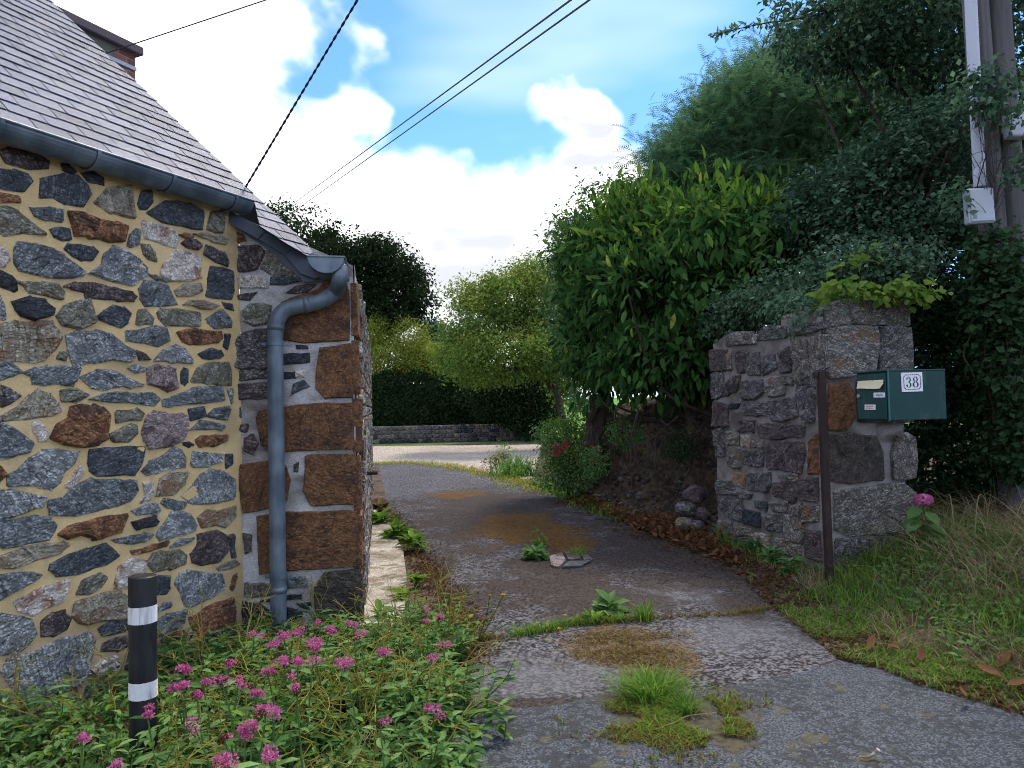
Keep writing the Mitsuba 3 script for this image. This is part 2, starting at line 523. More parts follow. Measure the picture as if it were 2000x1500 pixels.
def leaves(mb, P, D, N, L, W, uv, fold=.15, droop=.12, seg=1):
    """Leaves from their base P along D, face normal N; seg 2 gives broad curved blades."""
    n = len(P)
    D = unit(D)
    S = unit(np.cross(D, N))
    N = np.cross(S, D)
    L, W = np.broadcast_to(L, (n,))[:, None], np.broadcast_to(W, (n,))[:, None]
    if seg == 1:
        m = P + D * L * .45
        V = np.stack([P, m + S * W / 2 + N * W * fold, P + D * L - N * L * droop, m - S * W / 2 + N * W * fold], 1)
        T = np.array([[0, 1, 2], [0, 2, 3]])
    else:
        def row(t, w):
            c = P + D * L * t - N * L * droop * t * t
            return [c + S * W * w + N * W * fold, c, c - S * W * w + N * W * fold]
        a, b = row(.33, .46), row(.70, .40)
        V = np.stack([P, *a, *b, P + D * L - N * L * droop], 1)
        T = np.array([[0, 1, 2], [0, 2, 3], [1, 4, 5], [1, 5, 2], [2, 5, 6], [2, 6, 3], [4, 7, 5], [5, 7, 6]])
    k = V.shape[1]
    f = (T[None] + (np.arange(n) * k)[:, None, None]).reshape(-1, 3)
    mb.add(V.reshape(-1, 3), f, np.repeat(uv, k, 0))


def blob_px(lst):
    """(px, py, depth, rx px, ry px, rz m) -> world ellipsoids."""
    C, R = [], []
    for x, y, Y, rx, ry, rz in lst:
        C.append(at(x, y, Y))
        R.append((rx * Y / F, rz, ry * Y / F))
    return np.array(C), np.array(R)


def crown_points(C, R, n, clump, rng, shell=(.62, 1.0), per=24, gap=0.0, gapscale=2.0, up=0.0, lump=.55):
    """Leaf positions in clumps near the surface of the ellipsoids: positions, outward normals."""
    area = (R[:, 0] * R[:, 1] + R[:, 0] * R[:, 2] + R[:, 1] * R[:, 2])
    m = max(1, n // per)
    w = rng.choice(len(C), m, p=area / area.sum())
    d = unit(rng.normal(size=(m, 3)) + [0, 0, up])
    rr = shell[0] + (shell[1] - shell[0]) * rng.random(m) ** .6
    cc = C[w] + d * R[w] * rr[:, None] * (1 + .16 * (rng.random((m, 1)) - .5))
    rm = R[w].mean(1)
    cc = cc + d * (rm * lump * 2 * (nfb(cc * (1.1 / rm.mean()), 3, 71) - .5))[:, None]
    if gap:
        keep = nfb(cc * gapscale, 2, 5) > gap
        cc, d = cc[keep], d[keep]
    k = np.repeat(np.arange(len(cc)), per)
    off = rng.normal(size=(len(k), 3)) * clump * (.6 + .8 * rng.random(len(cc)))[k][:, None]
    off[:, 2] *= .7
    return cc[k] + off, unit(d[k] * .8 + unit(off) * .5), cc


def crown(mb, C, R, n, size, clump, palette, rng, droop_dir=-.25, aspect=.5, up=.5, seg=1, shell=(.62, 1.0), per=24, gap=0.0, gapscale=2.0, bias=1.0, top=None, fold=.15):
    P, N, cc = crown_points(C, R, n, clump, rng, shell, per, gap, gapscale)
    n = len(P)
    Nn = unit(N * .6 + np.array([0, 0, up]) + rng.normal(size=(n, 3)) * .45)
    D = unit(np.cross(Nn, rng.normal(size=(n, 3))) + N * .5 + [0, 0, droop_dir])
    L = size * (.6 + .8 * rng.random(n))
    uv = puv(palette, n, rng, bias=bias)
    if top:
        name, frac = top
        zt = (P[:, 2] - P[:, 2].min()) / np.ptp(P[:, 2])
        s = (N[:, 2] > .35) & (rng.random(n) < frac * np.clip(zt * 1.6, 0, 1))
        uv[s] = puv(name, s.sum(), rng)
    leaves(mb, P, D, Nn, L, L * aspect, uv, seg=seg, fold=fold)
    return P, D, Nn, L, uv, cc


def blades(mb, P, h, w, palette, rng, lean=.5, n_seg=3, bias=1.0, dirs=None):
    n = len(P)
    a = rng.random(n) * 2 * np.pi
    d = np.stack([np.cos(a), np.sin(a), 0 * a], 1) if dirs is None else unit(dirs)
    s = np.stack([-d[:, 1], d[:, 0], 0 * a], 1)
    hh = np.broadcast_to(h, (n,)) * (.5 + .8 * rng.random(n))
    ln = lean * (.3 + 1.2 * rng.random(n)) * hh
    rows = []
    for i in range(n_seg):
        t = i / n_seg
        c = P + Z * (hh * t * (1 - .25 * t))[:, None] + d * (ln * t * t)[:, None]
        ww = w * (1 - .6 * t) / 2
        rows += [c + s * ww, c - s * ww]
    rows.append(P + Z * (hh * .75)[:, None] + d * ln[:, None])
    V = np.stack(rows, 1)
    T = []
    for i in range(n_seg - 1):
        q = 2 * i
        T += [[q, q + 1, q + 3], [q, q + 3, q + 2]]
    T.append([2 * n_seg - 2, 2 * n_seg - 1, 2 * n_seg])
    k = V.shape[1]
    f = (np.array(T)[None] + (np.arange(n) * k)[:, None, None]).reshape(-1, 3)
    mb.add(V.reshape(-1, 3), f, np.repeat(puv(palette, n, rng, bias=bias), k, 0))


# ------------------------------------------------------------------ the setting: ground sheets
def sheet(pts, z, jitter=.02, step=.12, rng=np.random.default_rng(3)):
    """A ground polygon with a ragged edge, triangulated, at height z."""
    ring = np.array(pts, float)[:, :2]
    out = []
    for i in range(len(ring)):
        a, b = ring[i], ring[(i + 1) % len(ring)]
        n = max(1, int(np.linalg.norm(b - a) / step))
        n = min(n, 120)
        t = np.linspace(0, 1, n, endpoint=False)[:, None]
        out.append(a + (b - a) * t)
    ring = np.vstack(out)
    p3 = np.c_[ring, np.zeros(len(ring))]
    ring = ring + jitter * 2 * np.stack([nfb(p3 * 5, 3, 1) - .5, nfb(p3 * 5, 3, 2) - .5], 1)
    m = trimesh.creation.extrude_polygon(Polygon(ring).buffer(0), .002, engine='earcut')
    top = m.vertices[:, 2] > .001
    keep = top[m.faces].all(1)
    v = m.vertices.copy()
    v[:, 2] = z
    return MB().add(v, m.faces[keep])


g = np.linspace(-1, 1, 60)
gx, gy = np.meshgrid(np.sign(g) * np.abs(g) ** 2 * 220, np.sign(g) * np.abs(g) ** 2 * 220 + 10, indexing='ij')
gz = np.where(gy > 50, (gy - 50) * .02, 0)
gi = np.arange(3600).reshape(60, 60)
quads = np.stack([gi[:-1, :-1], gi[1:, :-1], gi[1:, 1:], gi[:-1, 1:]], -1).reshape(-1, 4)
put('ground', MB().add(np.stack([gx, gy, gz], -1).reshape(-1, 3), quads), 'soil', kind='structure')

left_edge = [(900, 1500), (915, 1430), (918, 1385), (925, 1300), (930, 1245), (905, 1190), (860, 1130), (838, 1095), (805, 1050), (775, 1010), (740, 978)]
far_edge = [(722, 907), (800, 905), (880, 912), (950, 925), (1000, 940), (1060, 960)]
right_edge = [(1140, 992), (1200, 1015), (1260, 1042), (1330, 1072), (1400, 1094), (1450, 1128), (1500, 1180), (1570, 1235), (1640, 1290), (1660, 1320)]
drive = [G(*p)[:2] for p in left_edge[2:]] + [np.array([-2.05, 12.4]), np.array([-3.5, 20.0]), np.array([-9, 19.5]), np.array([-9, 22.6])] + [G(*p)[:2] for p in far_edge + right_edge] + [np.array([1.6, 3.6]), np.array([-.2, 3.5])]
put('driveway', sheet(drive, .004), 'asphalt', kind='structure')
road = [G(*p)[:2] for p in ((905, 1392), (1060, 1385), (1210, 1352), (1330, 1352), (1420, 1342), (1560, 1318), (1645, 1292), (1720, 1310), (1800, 1342), (1900, 1372), (2000, 1402), (2120, 1440))] + \
       [np.array(p, float) for p in ((3.3, 1.5), (5.5, -4), (-3.5, -4), (-.75, 2.2), (-.35, 3.2))]
put('road', sheet(road, .008), 'road_chippings', kind='structure')
yard = [np.array(p, float) for p in ((-12, 22.0),)] + [G(*p)[:2] + [0, .15] for p in far_edge[:5]] + [G(1040, 935)[:2], G(1060, 868)[:2], np.array([-16, 34.0])]
put('gravel_yard', sheet(yard, .006, .06), 'pale_gravel', kind='structure')
# ------------------------------------------------------------------ the house
CQ = G(703, 1235)
q_dir = hd(80.5)
q_n = np.array([q_dir[1], -q_dir[0], 0])
K = onp(472, 900, CQ, q_n)
K[2] = 0
w_dir = hd(24.5)
w_n = np.array([w_dir[1], -w_dir[0], 0])
b_dir = hd(-9.8)
b_n = np.array([b_dir[1], -b_dir[0], 0])
WQ = float(np.linalg.norm(CQ - K))
house = thing('stone_house', 'stone house with slate roof, yellow pointed wall and rust brown granite corner blocks', 'house')


def grid_wall(P0, ex, s0, s1, z0, z1, step, n, amp, seed, uv=(0, 0), ztop=None, fr=6.0):
    ns, nz = int((s1 - s0) / step) + 1, int((z1 - z0) / step) + 1
    s, t = np.meshgrid(np.linspace(s0, s1, ns), np.linspace(0, 1, nz), indexing='ij')
    top = z1 if ztop is None else ztop(s)
    z = z0 + (top - z0) * t
    p = P0 + s[..., None] * ex + z[..., None] * Z
    p = p + n * (amp * 2 * (nfb(p * fr, 3, seed) - .5))[..., None]
    i = np.arange(ns * nz).reshape(ns, nz)
    q = np.stack([i[:-1, :-1], i[1:, :-1], i[1:, 1:], i[:-1, 1:]], -1).reshape(-1, 4)
    return MB().add(p.reshape(-1, 3), q, uv)


def stone(poly, P0, ex, n, code, rng, proud=.02, rough=.007, back=.03, edge=.012, step=.05, tilt=.035, cut=.07, grow=.0055):
    """An irregular stone: its outline on the wall (s, z), standing proud of it."""
    p = np.asarray(poly, float)
    pg = Polygon(p).buffer(0)
    if grow and pg.geom_type == 'Polygon':
        pg = pg.buffer(grow, join_style=2, mitre_limit=2)
        p = np.array(pg.exterior.coords)[:-1]
    if Polygon(p).exterior.is_ccw is False:
        p = p[::-1]
    a, b = p, np.roll(p, -1, 0)
    c = np.empty((2 * len(p), 2))
    c[0::2], c[1::2] = a * (1 - cut) + b * cut, a * cut + b * (1 - cut)
    out = []
    for i in range(len(c)):
        a, b = c[i], c[(i + 1) % len(c)]
        k = max(1, min(8, int(np.linalg.norm(b - a) / step)))
        out += [a + (b - a) * j / k for j in range(k)]
    c = np.array(out)
    c = c + rng.normal(size=c.shape) * min(.0042, rough * .5)
    m = len(c)
    cen = c.mean(0)
    rad = np.linalg.norm(c - cen, axis=1, keepdims=True)
    e = np.clip(edge / (rad + 1e-6), .02, .4)
    r3 = cen + (c - cen) * (1 - e) * (.5 + .14 * rng.normal(size=(m, 1)).clip(-1.5, 1.5))
    rings = [(c, -back, 0), (c, proud * .35, .3), (cen + (c - cen) * (1 - e), proud, 1), (r3, proud, 1.2)]
    V = []
    tl = rng.normal(size=2) * tilt
    seed = rng.integers(1000)
    for q, d, am in rings + [(cen[None], proud, 1.2)]:
        w = P0 + q[:, :1] * ex + q[:, 1:2] * Z
        h = d + am * (rough * 3.2 * (nfb(w * 16 + seed, 3) - .5) + (q - cen) @ tl * (am > .5))
        V.append(w + n * h[:, None])
    k = np.arange(m)
    T = []
    for r in range(3):
        A, B = r * m + k, r * m + (k + 1) % m
        T += [np.stack([A, B, B + m], 1), np.stack([A, B + m, A + m], 1)]
    T.append(np.stack([3 * m + k, 3 * m + (k + 1) % m, k * 0 + 4 * m], 1))
    return MB().add(np.vstack(V), np.vstack(T), (SCODE.index(code) + .5, rng.random()))


def stones_from(text, P0, ex, n, holder, name='stone', seed=1, **kw):
    """Lines '@ox oy scale' and 'code x,y x,y ...': outlines of the stones seen on this wall plane."""
    rng = np.random.default_rng(seed)
    for line in text.strip().splitlines():
        if line.startswith('@'):
            ox, oy, sc = map(float, line[1:].split())
            continue
        c, *xy = line.split()
        k2 = dict(kw)
        if c[-1] == '*':
            c, k2['proud'], k2['rough'] = c[:-1], kw.get('proud', .02) + .015, .018
        q = []
        for t in xy:
            x, y = map(float, t.split(','))
            w = onp(ox + x / sc, oy + y / sc, P0, n)
            q.append(((w - P0) @ ex, w[2]))
        put(f'{holder}__{name}', stone(q, P0, ex, n, c[0], rng, **k2), 'stone_material', smooth=False)


YELLOW = """
@0 270 5
n 10,120 100,100 330,140 470,220 465,300 280,295 60,240
d 0,310 120,310 270,350 315,420 220,520 0,490
d 390,400 620,350 760,370 850,450 885,550 790,665 640,640 520,575 380,575
k 610,265 660,255 730,320 700,350 620,310
k 790,340 900,330 1000,390 1010,455 850,430
t 915,630 1060,480 1290,475 1320,780 1100,725
r 0,540 180,570 190,605 90,625 0,615
o 0,670 70,668 180,720 300,820 440,940 250,925 30,945 0,930
b 290,680 480,675 610,700 610,805 470,795 340,755
r* 670,720 800,730 1000,800 1130,820 1240,870 1200,1000 1050,1005 850,960 720,940
d 500,900 590,865 670,890 680,985 600,990 540,960
b 140,1080 170,1015 330,1025 500,1070 640,1150 830,1300 820,1330 700,1360 450,1350 200,1300 135,1210
w 0,1060 60,1090 95,1180 40,1245 0,1250
d 625,1080 660,1030 900,1060 960,1110 900,1190 800,1200 720,1160
g 880,1320 990,1240 1010,1150 1100,1065 1200,1080 1330,1160 1435,1260 1430,1340 1300,1430 1100,1400
k 0,1300 100,1340 160,1420 165,1480 130,1500 0,1450
@0 550 5
o 180,0 400,5 570,40 630,110 610,165 470,135 300,105 260,60
n 640,45 740,10 900,15 1100,65 1300,120 1330,150 1310,185 1130,190 980,165 840,155 815,95 700,75
k* 110,200 300,148 430,190 500,270 500,335 400,350 320,375 200,340 150,280
o* 560,320 640,230 740,180 880,170 905,290 920,400 770,460 620,420
d 950,355 1000,300 1130,235 1200,250 1280,310 1240,400 1190,450 1100,420
g 0,150 40,230 50,330 30,375 0,380
m 0,415 130,395 360,390 510,385 540,440 610,550 560,640 440,760 320,795 100,770 0,770
g 645,520 760,490 930,485 1080,510 1200,600 1310,690 1320,720 1270,780 1090,770 900,795 720,810 670,650
o 560,740 600,690 655,700 640,765
b 0,790 100,790 200,870 100,940 0,950
b 235,885 340,850 450,825 600,830 770,840 730,970 710,1010 600,995 450,1005 330,995 290,920
g 785,930 950,870 1050,855 1230,930 1380,1010 1280,1050 1200,1015 1000,1055 880,1020
q 0,1010 100,1050 190,1110 80,1205 0,1215
m 0,1320 150,1240 300,1100 380,1065 480,1100 560,1190 590,1250 500,1310 250,1335 0,1355
o 590,1060 760,1055 860,1105 720,1170 600,1165
b 880,1145 1000,1095 1250,1090 1500,1090 1560,1150 1520,1210 1250,1180
r* 690,1215 900,1210 1000,1240 1070,1300 1050,1400 1050,1520 970,1590 800,1610 650,1600 510,1540 560,1400 680,1310
o 1140,1270 1330,1245 1400,1300 1380,1355 1250,1355 1140,1385
w 315,1390 380,1375 420,1410 470,1500 440,1560 380,1560 340,1480
@240 330 5
d 150,350 185,210 270,210 290,320 230,400 160,390
d 245,435 350,350 430,310 640,340 780,400 785,470 770,590 560,550 400,520 290,470
o 820,590 860,420 1000,420 975,620 900,620
w 185,510 290,520 400,560 520,610 540,680 520,770 400,750 280,700 210,670
b 50,750 90,640 130,590 170,595 160,740 80,760
r 555,640 610,630 685,650 670,680 580,655
t 700,635 800,630 950,660 1020,685 1000,730 850,700
n* 570,720 600,690 700,700 755,750 740,785 620,760
o 180,745 260,745 320,830 325,905 240,870 200,830
q 800,740 1000,830 1030,910 1015,950 900,900 785,830
w 370,1025 400,930 500,800 580,790 700,830 765,880 750,1000 760,1070 640,1095 470,1090
d 860,950 950,960 1060,1000 1085,1180 1060,1260 950,1265 810,1250 830,1080
b 255,1030 330,1040 430,1090 340,1080
b 150,1170 200,1100 270,1095 430,1130 470,1210 525,1320 340,1335 220,1345 170,1250
t 510,1190 580,1130 760,1120 775,1190 660,1245 530,1245
t* 600,1325 650,1290 790,1290 905,1345 860,1360 740,1365 660,1330
d 975,1310 1060,1320 1075,1380 990,1345
@240 600 5
o 150,30 220,30 295,100 290,165 130,165
o 330,60 380,15 550,30 750,60 755,185 600,190 420,185 340,100
b 810,120 960,15 1060,130 1055,190 960,200 880,200 830,140
b 30,240 150,220 300,185 420,195 465,330 330,375 200,345 35,325
r 525,250 620,220 840,225 960,240 970,290 920,350 650,365 570,330
k 990,265 1045,270 1015,405 985,385 1000,320
n 140,435 220,455 260,510 160,520
g 315,510 400,430 530,370 610,410 680,520 670,550 500,535
d 740,465 860,400 950,430 980,470 930,500 780,500
g 55,600 130,570 215,590 210,625 110,640
p* 235,580 340,570 440,580 510,610 530,780 420,825 370,795 240,750
d 570,640 600,600 635,620 630,730 600,760 575,740
o 665,725 720,600 820,545 1030,540 1055,620 1050,760 950,760 800,745
b 385,910 520,870 650,800 760,780 970,780 995,910 820,935 640,945 450,970 385,960
g 1025,805 1070,800 1060,930 1040,870
p* 180,1220 215,1140 240,1050 300,1015 420,1030 560,1040 635,1060 620,1220 560,1310 400,1360 250,1390 215,1320
d 640,1000 790,975 815,1060 750,1080 660,1100
b 835,1055 900,990 1030,970 1050,1000 1005,1105
b 655,1200 740,1110 900,1125 990,1165 960,1195 790,1190
o -120,1250 0,1180 70,1150 130,1160 130,1240 60,1320 -100,1310
r 700,1300 760,1255 1035,1250 1020,1300 900,1350 730,1360
k 590,1335 640,1320 680,1345 640,1370
@0 820 5
b 0,40 120,80 260,160 330,230 280,320 150,355 0,380
g 75,560 200,480 300,370 400,305 560,295 770,310 720,420 620,500 560,620 480,680 380,655 80,640
w 630,650 700,550 780,450 825,510 740,610 680,675
d 860,430 880,310 1000,280 1250,265 1420,270 1370,450 1320,530 1200,530 930,545 870,490
r 0,480 55,535 0,590
g 0,700 90,690 250,720 440,750 420,850 300,880 130,940 0,950
b 480,800 640,740 780,620 900,570 1250,590 1320,595 1350,700 1260,800 1050,870 700,940 500,930 480,860
b 0,970 180,975 350,940 480,950 550,1030 500,1130 480,1170 300,1200 0,1255
r* 585,1110 650,1040 850,1000 1050,940 1230,930 1190,1080 1000,1150 900,1165 740,1100 670,1155
t 0,1350 200,1260 400,1220 600,1195 670,1215 600,1290 400,1350 100,1450 0,1440
d 490,1410 640,1330 860,1260 1030,1200 1160,1330 1050,1400 900,1450 750,1510 550,1525 485,1470
b 1100,1180 1250,1140 1400,1105 1480,1130 1400,1190 1120,1205
@240 860 5
g 190,290 250,220 450,110 480,60 560,90 600,180 615,260 450,290 320,320 240,335
g 665,240 680,110 780,120 975,140 970,200 850,245 690,265
d 1005,135 1070,140 1065,240 1000,265
w 165,610 210,530 200,420 280,400 300,490 260,580
m 320,540 360,380 440,330 630,320 600,400 500,525 380,545
g 565,545 680,450 760,330 830,295 940,295 1080,360 1085,570 1000,600 700,625 640,610
b 370,610 400,570 620,605 600,660 500,680 430,650
g 90,690 200,640 320,620 360,690 330,740 260,705 130,725
k* 80,805 200,770 300,745 345,790 310,830 220,840 120,870
g 330,920 420,790 470,700 560,700 650,720 720,830 700,880 550,930 360,975
m 730,760 820,670 950,690 1090,640 1100,740 1010,840 900,830 770,855
r 80,1090 200,1050 440,990 440,1015 250,1090 90,1115
b 470,1045 560,970 690,960 670,990 560,1020
n* 660,1110 720,1020 730,920 900,880 1000,930 1000,1080 940,1190 750,1215 690,1205
d 1035,925 1085,920 1100,1140 1055,1140
o 245,1200 290,1120 390,1080 560,1080 620,1130 600,1210 450,1260 290,1280
w* -90,1445 -70,1370 -30,1230 100,1145 220,1170 200,1290 80,1420
d 335,1330 450,1325 455,1440 420,1500 330,1500
@240 1080 5
g 500,280 560,200 620,170 750,190 960,210 1005,350 850,440 660,530 600,525 560,400
o 920,150 1000,95 1090,70 1130,105 1060,150 950,170
r 1045,350 1080,230 1110,200 1110,250 1070,360
r 640,640 720,600 900,490 1080,430 1100,560 1090,690 930,730 740,815 680,740
k 745,860 800,810 1000,760 1100,730 1095,790 1060,850 900,890 790,925
b* 330,660 400,610 600,555 605,680 500,750 380,800 330,800
b 340,530 400,495 480,480 470,520 350,570
r 345,900 400,830 600,760 630,790 600,850 350,925
r 420,990 500,940 720,870 710,940 480,1020
o 330,1110 500,1060 650,990 730,1010 720,1060 500,1160 330,1200
d 750,1080 860,990 940,965 930,1040 830,1150 750,1180
n 970,980 1050,920 1110,910 1110,1000 1040,1030
d 20,1130 60,960 350,980 360,1020 300,1060 80,1140
@0 1100 5
b 0,120 200,85 330,95 400,120 340,180 150,270 0,360
w 150,370 300,290 680,155 640,300 620,365 450,430 340,510 190,470
o 745,290 800,170 960,100 1050,150 980,240 860,305
m* 700,510 730,400 850,340 1080,280 1180,280 1270,350 1280,430 1260,480 1000,560 850,600 770,580
n 400,710 415,560 520,480 640,480 695,540 660,640 500,715
g 0,500 180,515 310,560 345,700 290,790 140,890 0,890
g 15,1060 60,950 300,860 600,740 880,680 920,740 890,920 830,1120 760,1220 500,1280 260,1410 180,1340 80,1150
d 970,640 1050,590 1250,550 1290,560 1290,640 1100,690 990,710
n 985,860 1010,770 1240,700 1240,810 1130,855
w* 870,1075 1000,930 1120,900 1145,1030 1070,1060 1000,1115
b 815,1340 850,1210 1100,1140 1250,1090 1380,1050 1380,1130 1200,1250 950,1330 850,1370
o 0,1290 80,1330 70,1410 0,1450
b 0,1560 50,1500 200,1430 330,1430 390,1470 300,1600 100,1750 0,1740
d 560,1420 600,1350 700,1300 740,1330 650,1430
d 1040,1430 1100,1360 1250,1310 1380,1270 1400,1330 1250,1450 1060,1500
n 820,1480 860,1420 960,1480 940,1560 830,1560
"""
ZG = 2.895
wall = house + '__pointed_wall'
put(wall, grid_wall(K, w_dir, -3.6, 0.0, -.15, ZG - .02, .022, w_n, .010, 4), 'yellow_mortar', smooth=True, label='yellow pointed wall of mixed field stones')
stones_from(YELLOW, K + w_n * .002, w_dir, w_n, wall, seed=7, proud=.012)
rng = np.random.default_rng(91)
mb = MB()
for i in range(60):
    s, z = -1.75 - 1.7 * rng.random(), .1 + 2.7 * ((i * .618) % 1)
    a, b = .06 + .12 * rng.random(), .035 + .05 * rng.random()
    t = np.sort(rng.random(7)) * 6.283
    for x in ((stone(np.c_[s + a * np.cos(t), z + b * np.sin(t)], K, w_dir, w_n, rng.choice(list('bdogmr')), rng, proud=.012)),):
        m, uv = x.get()
        mb.add(m[0], m[1], uv)
put(wall + '__outer_stones', mb, 'stone_material', smooth=False, kind='stuff')

# the front wall of granite and rubble
QUOIN = """
@430 380 3.3333
n 62,350 250,330 300,380 240,490 100,505
o 255,480 330,345 520,470 500,535 330,520
w 110,540 200,520 300,560 310,600 130,612
d 330,545 450,535 525,562 420,592 330,580
n 105,660 240,640 200,680 110,685
o* 150,760 200,710 330,720 320,830 230,855 150,820
q* 90,950 170,890 300,870 312,950 305,1130 90,1130
r 70,240 150,260 160,300 80,320
q 100,1150 300,1140 312,1200 100,1212
n 105,1240 310,1222 312,1330 110,1340
k 410,1045 585,1035 580,1090 410,1105
k 500,985 570,990 570,1008 500,1003
k 410,1160 488,1155 488,1190 410,1195
w 495,1150 555,1150 550,1180 495,1185
d 480,1235 540,1210 575,1250 465,1300
n 440,640 500,595 620,590 560,640
@430 780 3.125
b 85,60 120,50 130,110 92,130
n 110,160 170,155 160,200 115,190
n 150,240 200,210 230,270 210,330 150,310
r 75,200 102,230 100,310 78,310
n 145,820 190,830 190,930 150,940
b 410,1095 520,1085 535,1140 410,1150
o 150,1120 310,1130 310,1200 150,1205
k 250,1225 500,1190 500,1218 300,1228
k 480,1250 550,1245 540,1272 490,1265
k 132,1230 250,1255 310,1300 310,1440 150,1460
k 410,1270 500,1300 500,1350 410,1360
n 415,1390 550,1390 550,1430 430,1440
n 450,400 475,395 470,440 450,440
"""
BLOCKS = """
@430 380 3.3333
R 400,940 402,700 640,620 690,560 815,545 838,640 840,952 540,962
R 650,1000 850,975 862,1320 680,1322 625,1260 635,1100
@430 780 3.125
R 225,110 240,70 390,50 480,32 805,20 812,300 400,315 300,312 250,272
R 105,400 300,380 400,400 430,500 410,610 300,660 140,690 120,560
R 525,345 820,332 840,640 560,650 515,560
R 225,720 400,690 832,680 842,1018 420,1042 240,1062
D 580,1140 640,1060 842,1035 860,1350 850,1425 580,1410
"""
top_q = lambda s: 2.90 - .33 * np.clip(s / WQ, 0, 1) - .08
fwall = house + '__corner_wall'
put(fwall, grid_wall(K, q_dir, 0, WQ - .008, -.15, 2.6, .022, q_n, .009, 14, ztop=top_q), 'grey_mortar', smooth=True, label='front wall of rubble and rust brown granite corner blocks in pale mortar')
stones_from(QUOIN, K + q_n * .002, q_dir, q_n, fwall, seed=17, proud=.014, rough=.010)
stones_from(BLOCKS, K + q_n * .002, q_dir, q_n, fwall, name='granite_block', seed=18, proud=.022, rough=.005, edge=.007, back=.05, cut=.02, grow=.005, tilt=.008, step=.07)
# side wall along the drive
swall = house + '__side_wall'
put(swall, grid_wall(CQ, b_dir, .004, 7.45, -.15, 2.5, .05, b_n, .012, 24), 'grey_mortar', smooth=True, label='rubble wall along the drive')
rng = np.random.default_rng(5)
z = .02
rows = []
while z < 2.36:
    h = .07 + .09 * rng.random()
    s = .30 if int(z / .38) % 2 else .5
    while s < 7.3:
        l = .10 + .22 * rng.random()
        rows.append((s, z, l, h))
        s += l + .03
    z += h + .025
mb = MB()
for k, (s, z, l, h) in enumerate(rows):
    t = np.array([.1, .8, 1.6, 2.3, 3.2, 4.0, 4.8, 5.6]) + rng.normal(size=8) * .12
    pl = np.c_[s + l / 2 + l * .56 * np.clip(np.cos(t) * 1.25, -.9, .9), z + h / 2 + h * .56 * np.clip(np.sin(t) * 1.25, -.9, .9)]
    x = stone(pl, CQ + b_n * .002, b_dir, b_n, rng.choice(list('oqtgny')), rng, proud=.03, rough=.012, step=.2)
    if s < 2.6 and len([1 for q in scene if q.startswith(swall + '__stone')]) < 120:
        put(swall + '__stone', x, 'stone_material', smooth=False)
    else:
        m, uv = x.get()
        mb.add(m[0], m[1], uv)
put(swall + '__rubble', mb, 'stone_material', smooth=False, kind='stuff')
for i in range(6):      # the corner blocks show their ends on this side
    L = .42 if i % 2 else .26
    z = .02 + i * .395
    put(swall + '__granite_block', stone([(0.002, z + .012), (L, z + .02), (L - .02, z + .37), (0.002, z + .375)], CQ + b_n * .004, b_dir, b_n, 'R' if i else 'D', rng, proud=.02, rough=.005, edge=.008, cut=.02), 'stone_material', smooth=False)
put(house + '__iron_hook', MB().add(*tube(curve([onp(703, 950, CQ, b_n) + b_n * -.02 + b_dir * 1.2, onp(703, 950, CQ, b_n) + b_n * .13 + b_dir * 1.2], 6), .018)), 'rust')
# closing walls, not seen from the road
back = MB()
kk, cc_ = K - w_dir * 3.6, CQ + b_dir * 7.45
for a, b in ((cc_, cc_ - q_dir * 4.5), (cc_ - q_dir * 4.5, kk - w_n * 4), (kk - w_n * 4, kk)):
    back.add([a - .15 * Z, b - .15 * Z, b + 2.5 * Z, a + 2.5 * Z], [[0, 1, 2, 3]])
put(house + '__rear_wall', back, 'grey_mortar')

# the roof
PA = math.radians(46)
upA = -w_n * math.cos(PA) + Z * math.sin(PA)
nA = np.cross(w_dir, upA)
nA *= np.sign(nA[2])
P0 = K + .08 * w_n
P0[2] = ZG + .03


def uvA(p):
    return np.array([(p - P0) @ w_dir, (p - P0) @ upA])


hipA, hipB = onp(100, 3, P0, nA), onp(603, 482, P0, nA)
hd_ = (hipA - hipB) / np.linalg.norm(hipA - hipB)
hipTop = hipB + hd_ * 4.6
rakeP = K + q_n * .06
# intersection of plane A with the vertical plane of the front wall
ru = np.cross(nA, q_n)
ru /= np.linalg.norm(ru)
e0 = onp(499, 392, P0, nA)
ge = uvA(onp(500, 394, P0, nA))
cornerA = hipB
rake0 = onp(455, 413, rakeP, q_n)
tt = np.dot(rakeP - P0, q_n)
A_poly = Polygon([(-3.6, 0), (ge[0] - .02, 0.0), *[tuple(uvA(onp(x, y, P0, nA))) for x, y in ((506, 441), (522, 452), (572, 484), (600, 500), (610, 494))], tuple(uvA(cornerA)), tuple(uvA(hipTop)), (-3.6, uvA(hipTop)[1])])
roof = house + '__roof'
deck = MB().add(*slab(A_poly.buffer(-.006), P0, w_dir, upA, nA, -.010, -.002))
nB = np.cross(hd_, hd(-9.3))
nB /= np.linalg.norm(nB)
nB *= np.sign(nB[2])
eB = hd(-9.3)
fB = np.cross(nB, eB)
fB *= np.sign(fB[2])
v0 = [(0, 0), (7.6, 0), (7.6, 4.4)]
topB = hipTop - hipB
v0.append((float(topB @ eB), float(topB @ fB)))
deck.add(*slab(Polygon(v0).buffer(-.01), hipB, eB, fB, nB, -.05, -.016))
r2 = [hipTop, hipB + eB * 7.6 + fB * 4.4, hipB + eB * 7.6 + fB * 4.4 - q_dir * 4 - Z * 3, hipTop - q_dir * 4 - Z * 3]
deck.add(r2, [[0, 1, 2, 3]])
put(roof, deck, 'roof_deck', label='dark grey slate roof, hipped above the corner')
rng = np.random.default_rng(12)
EXPO = float(abs((uvA(onp(120, 150, P0, nA)) - uvA(onp(120, 163.6, P0, nA)))[1]))
EXPO = min(max(EXPO, .075), .14)
WID = .205
tiles = []
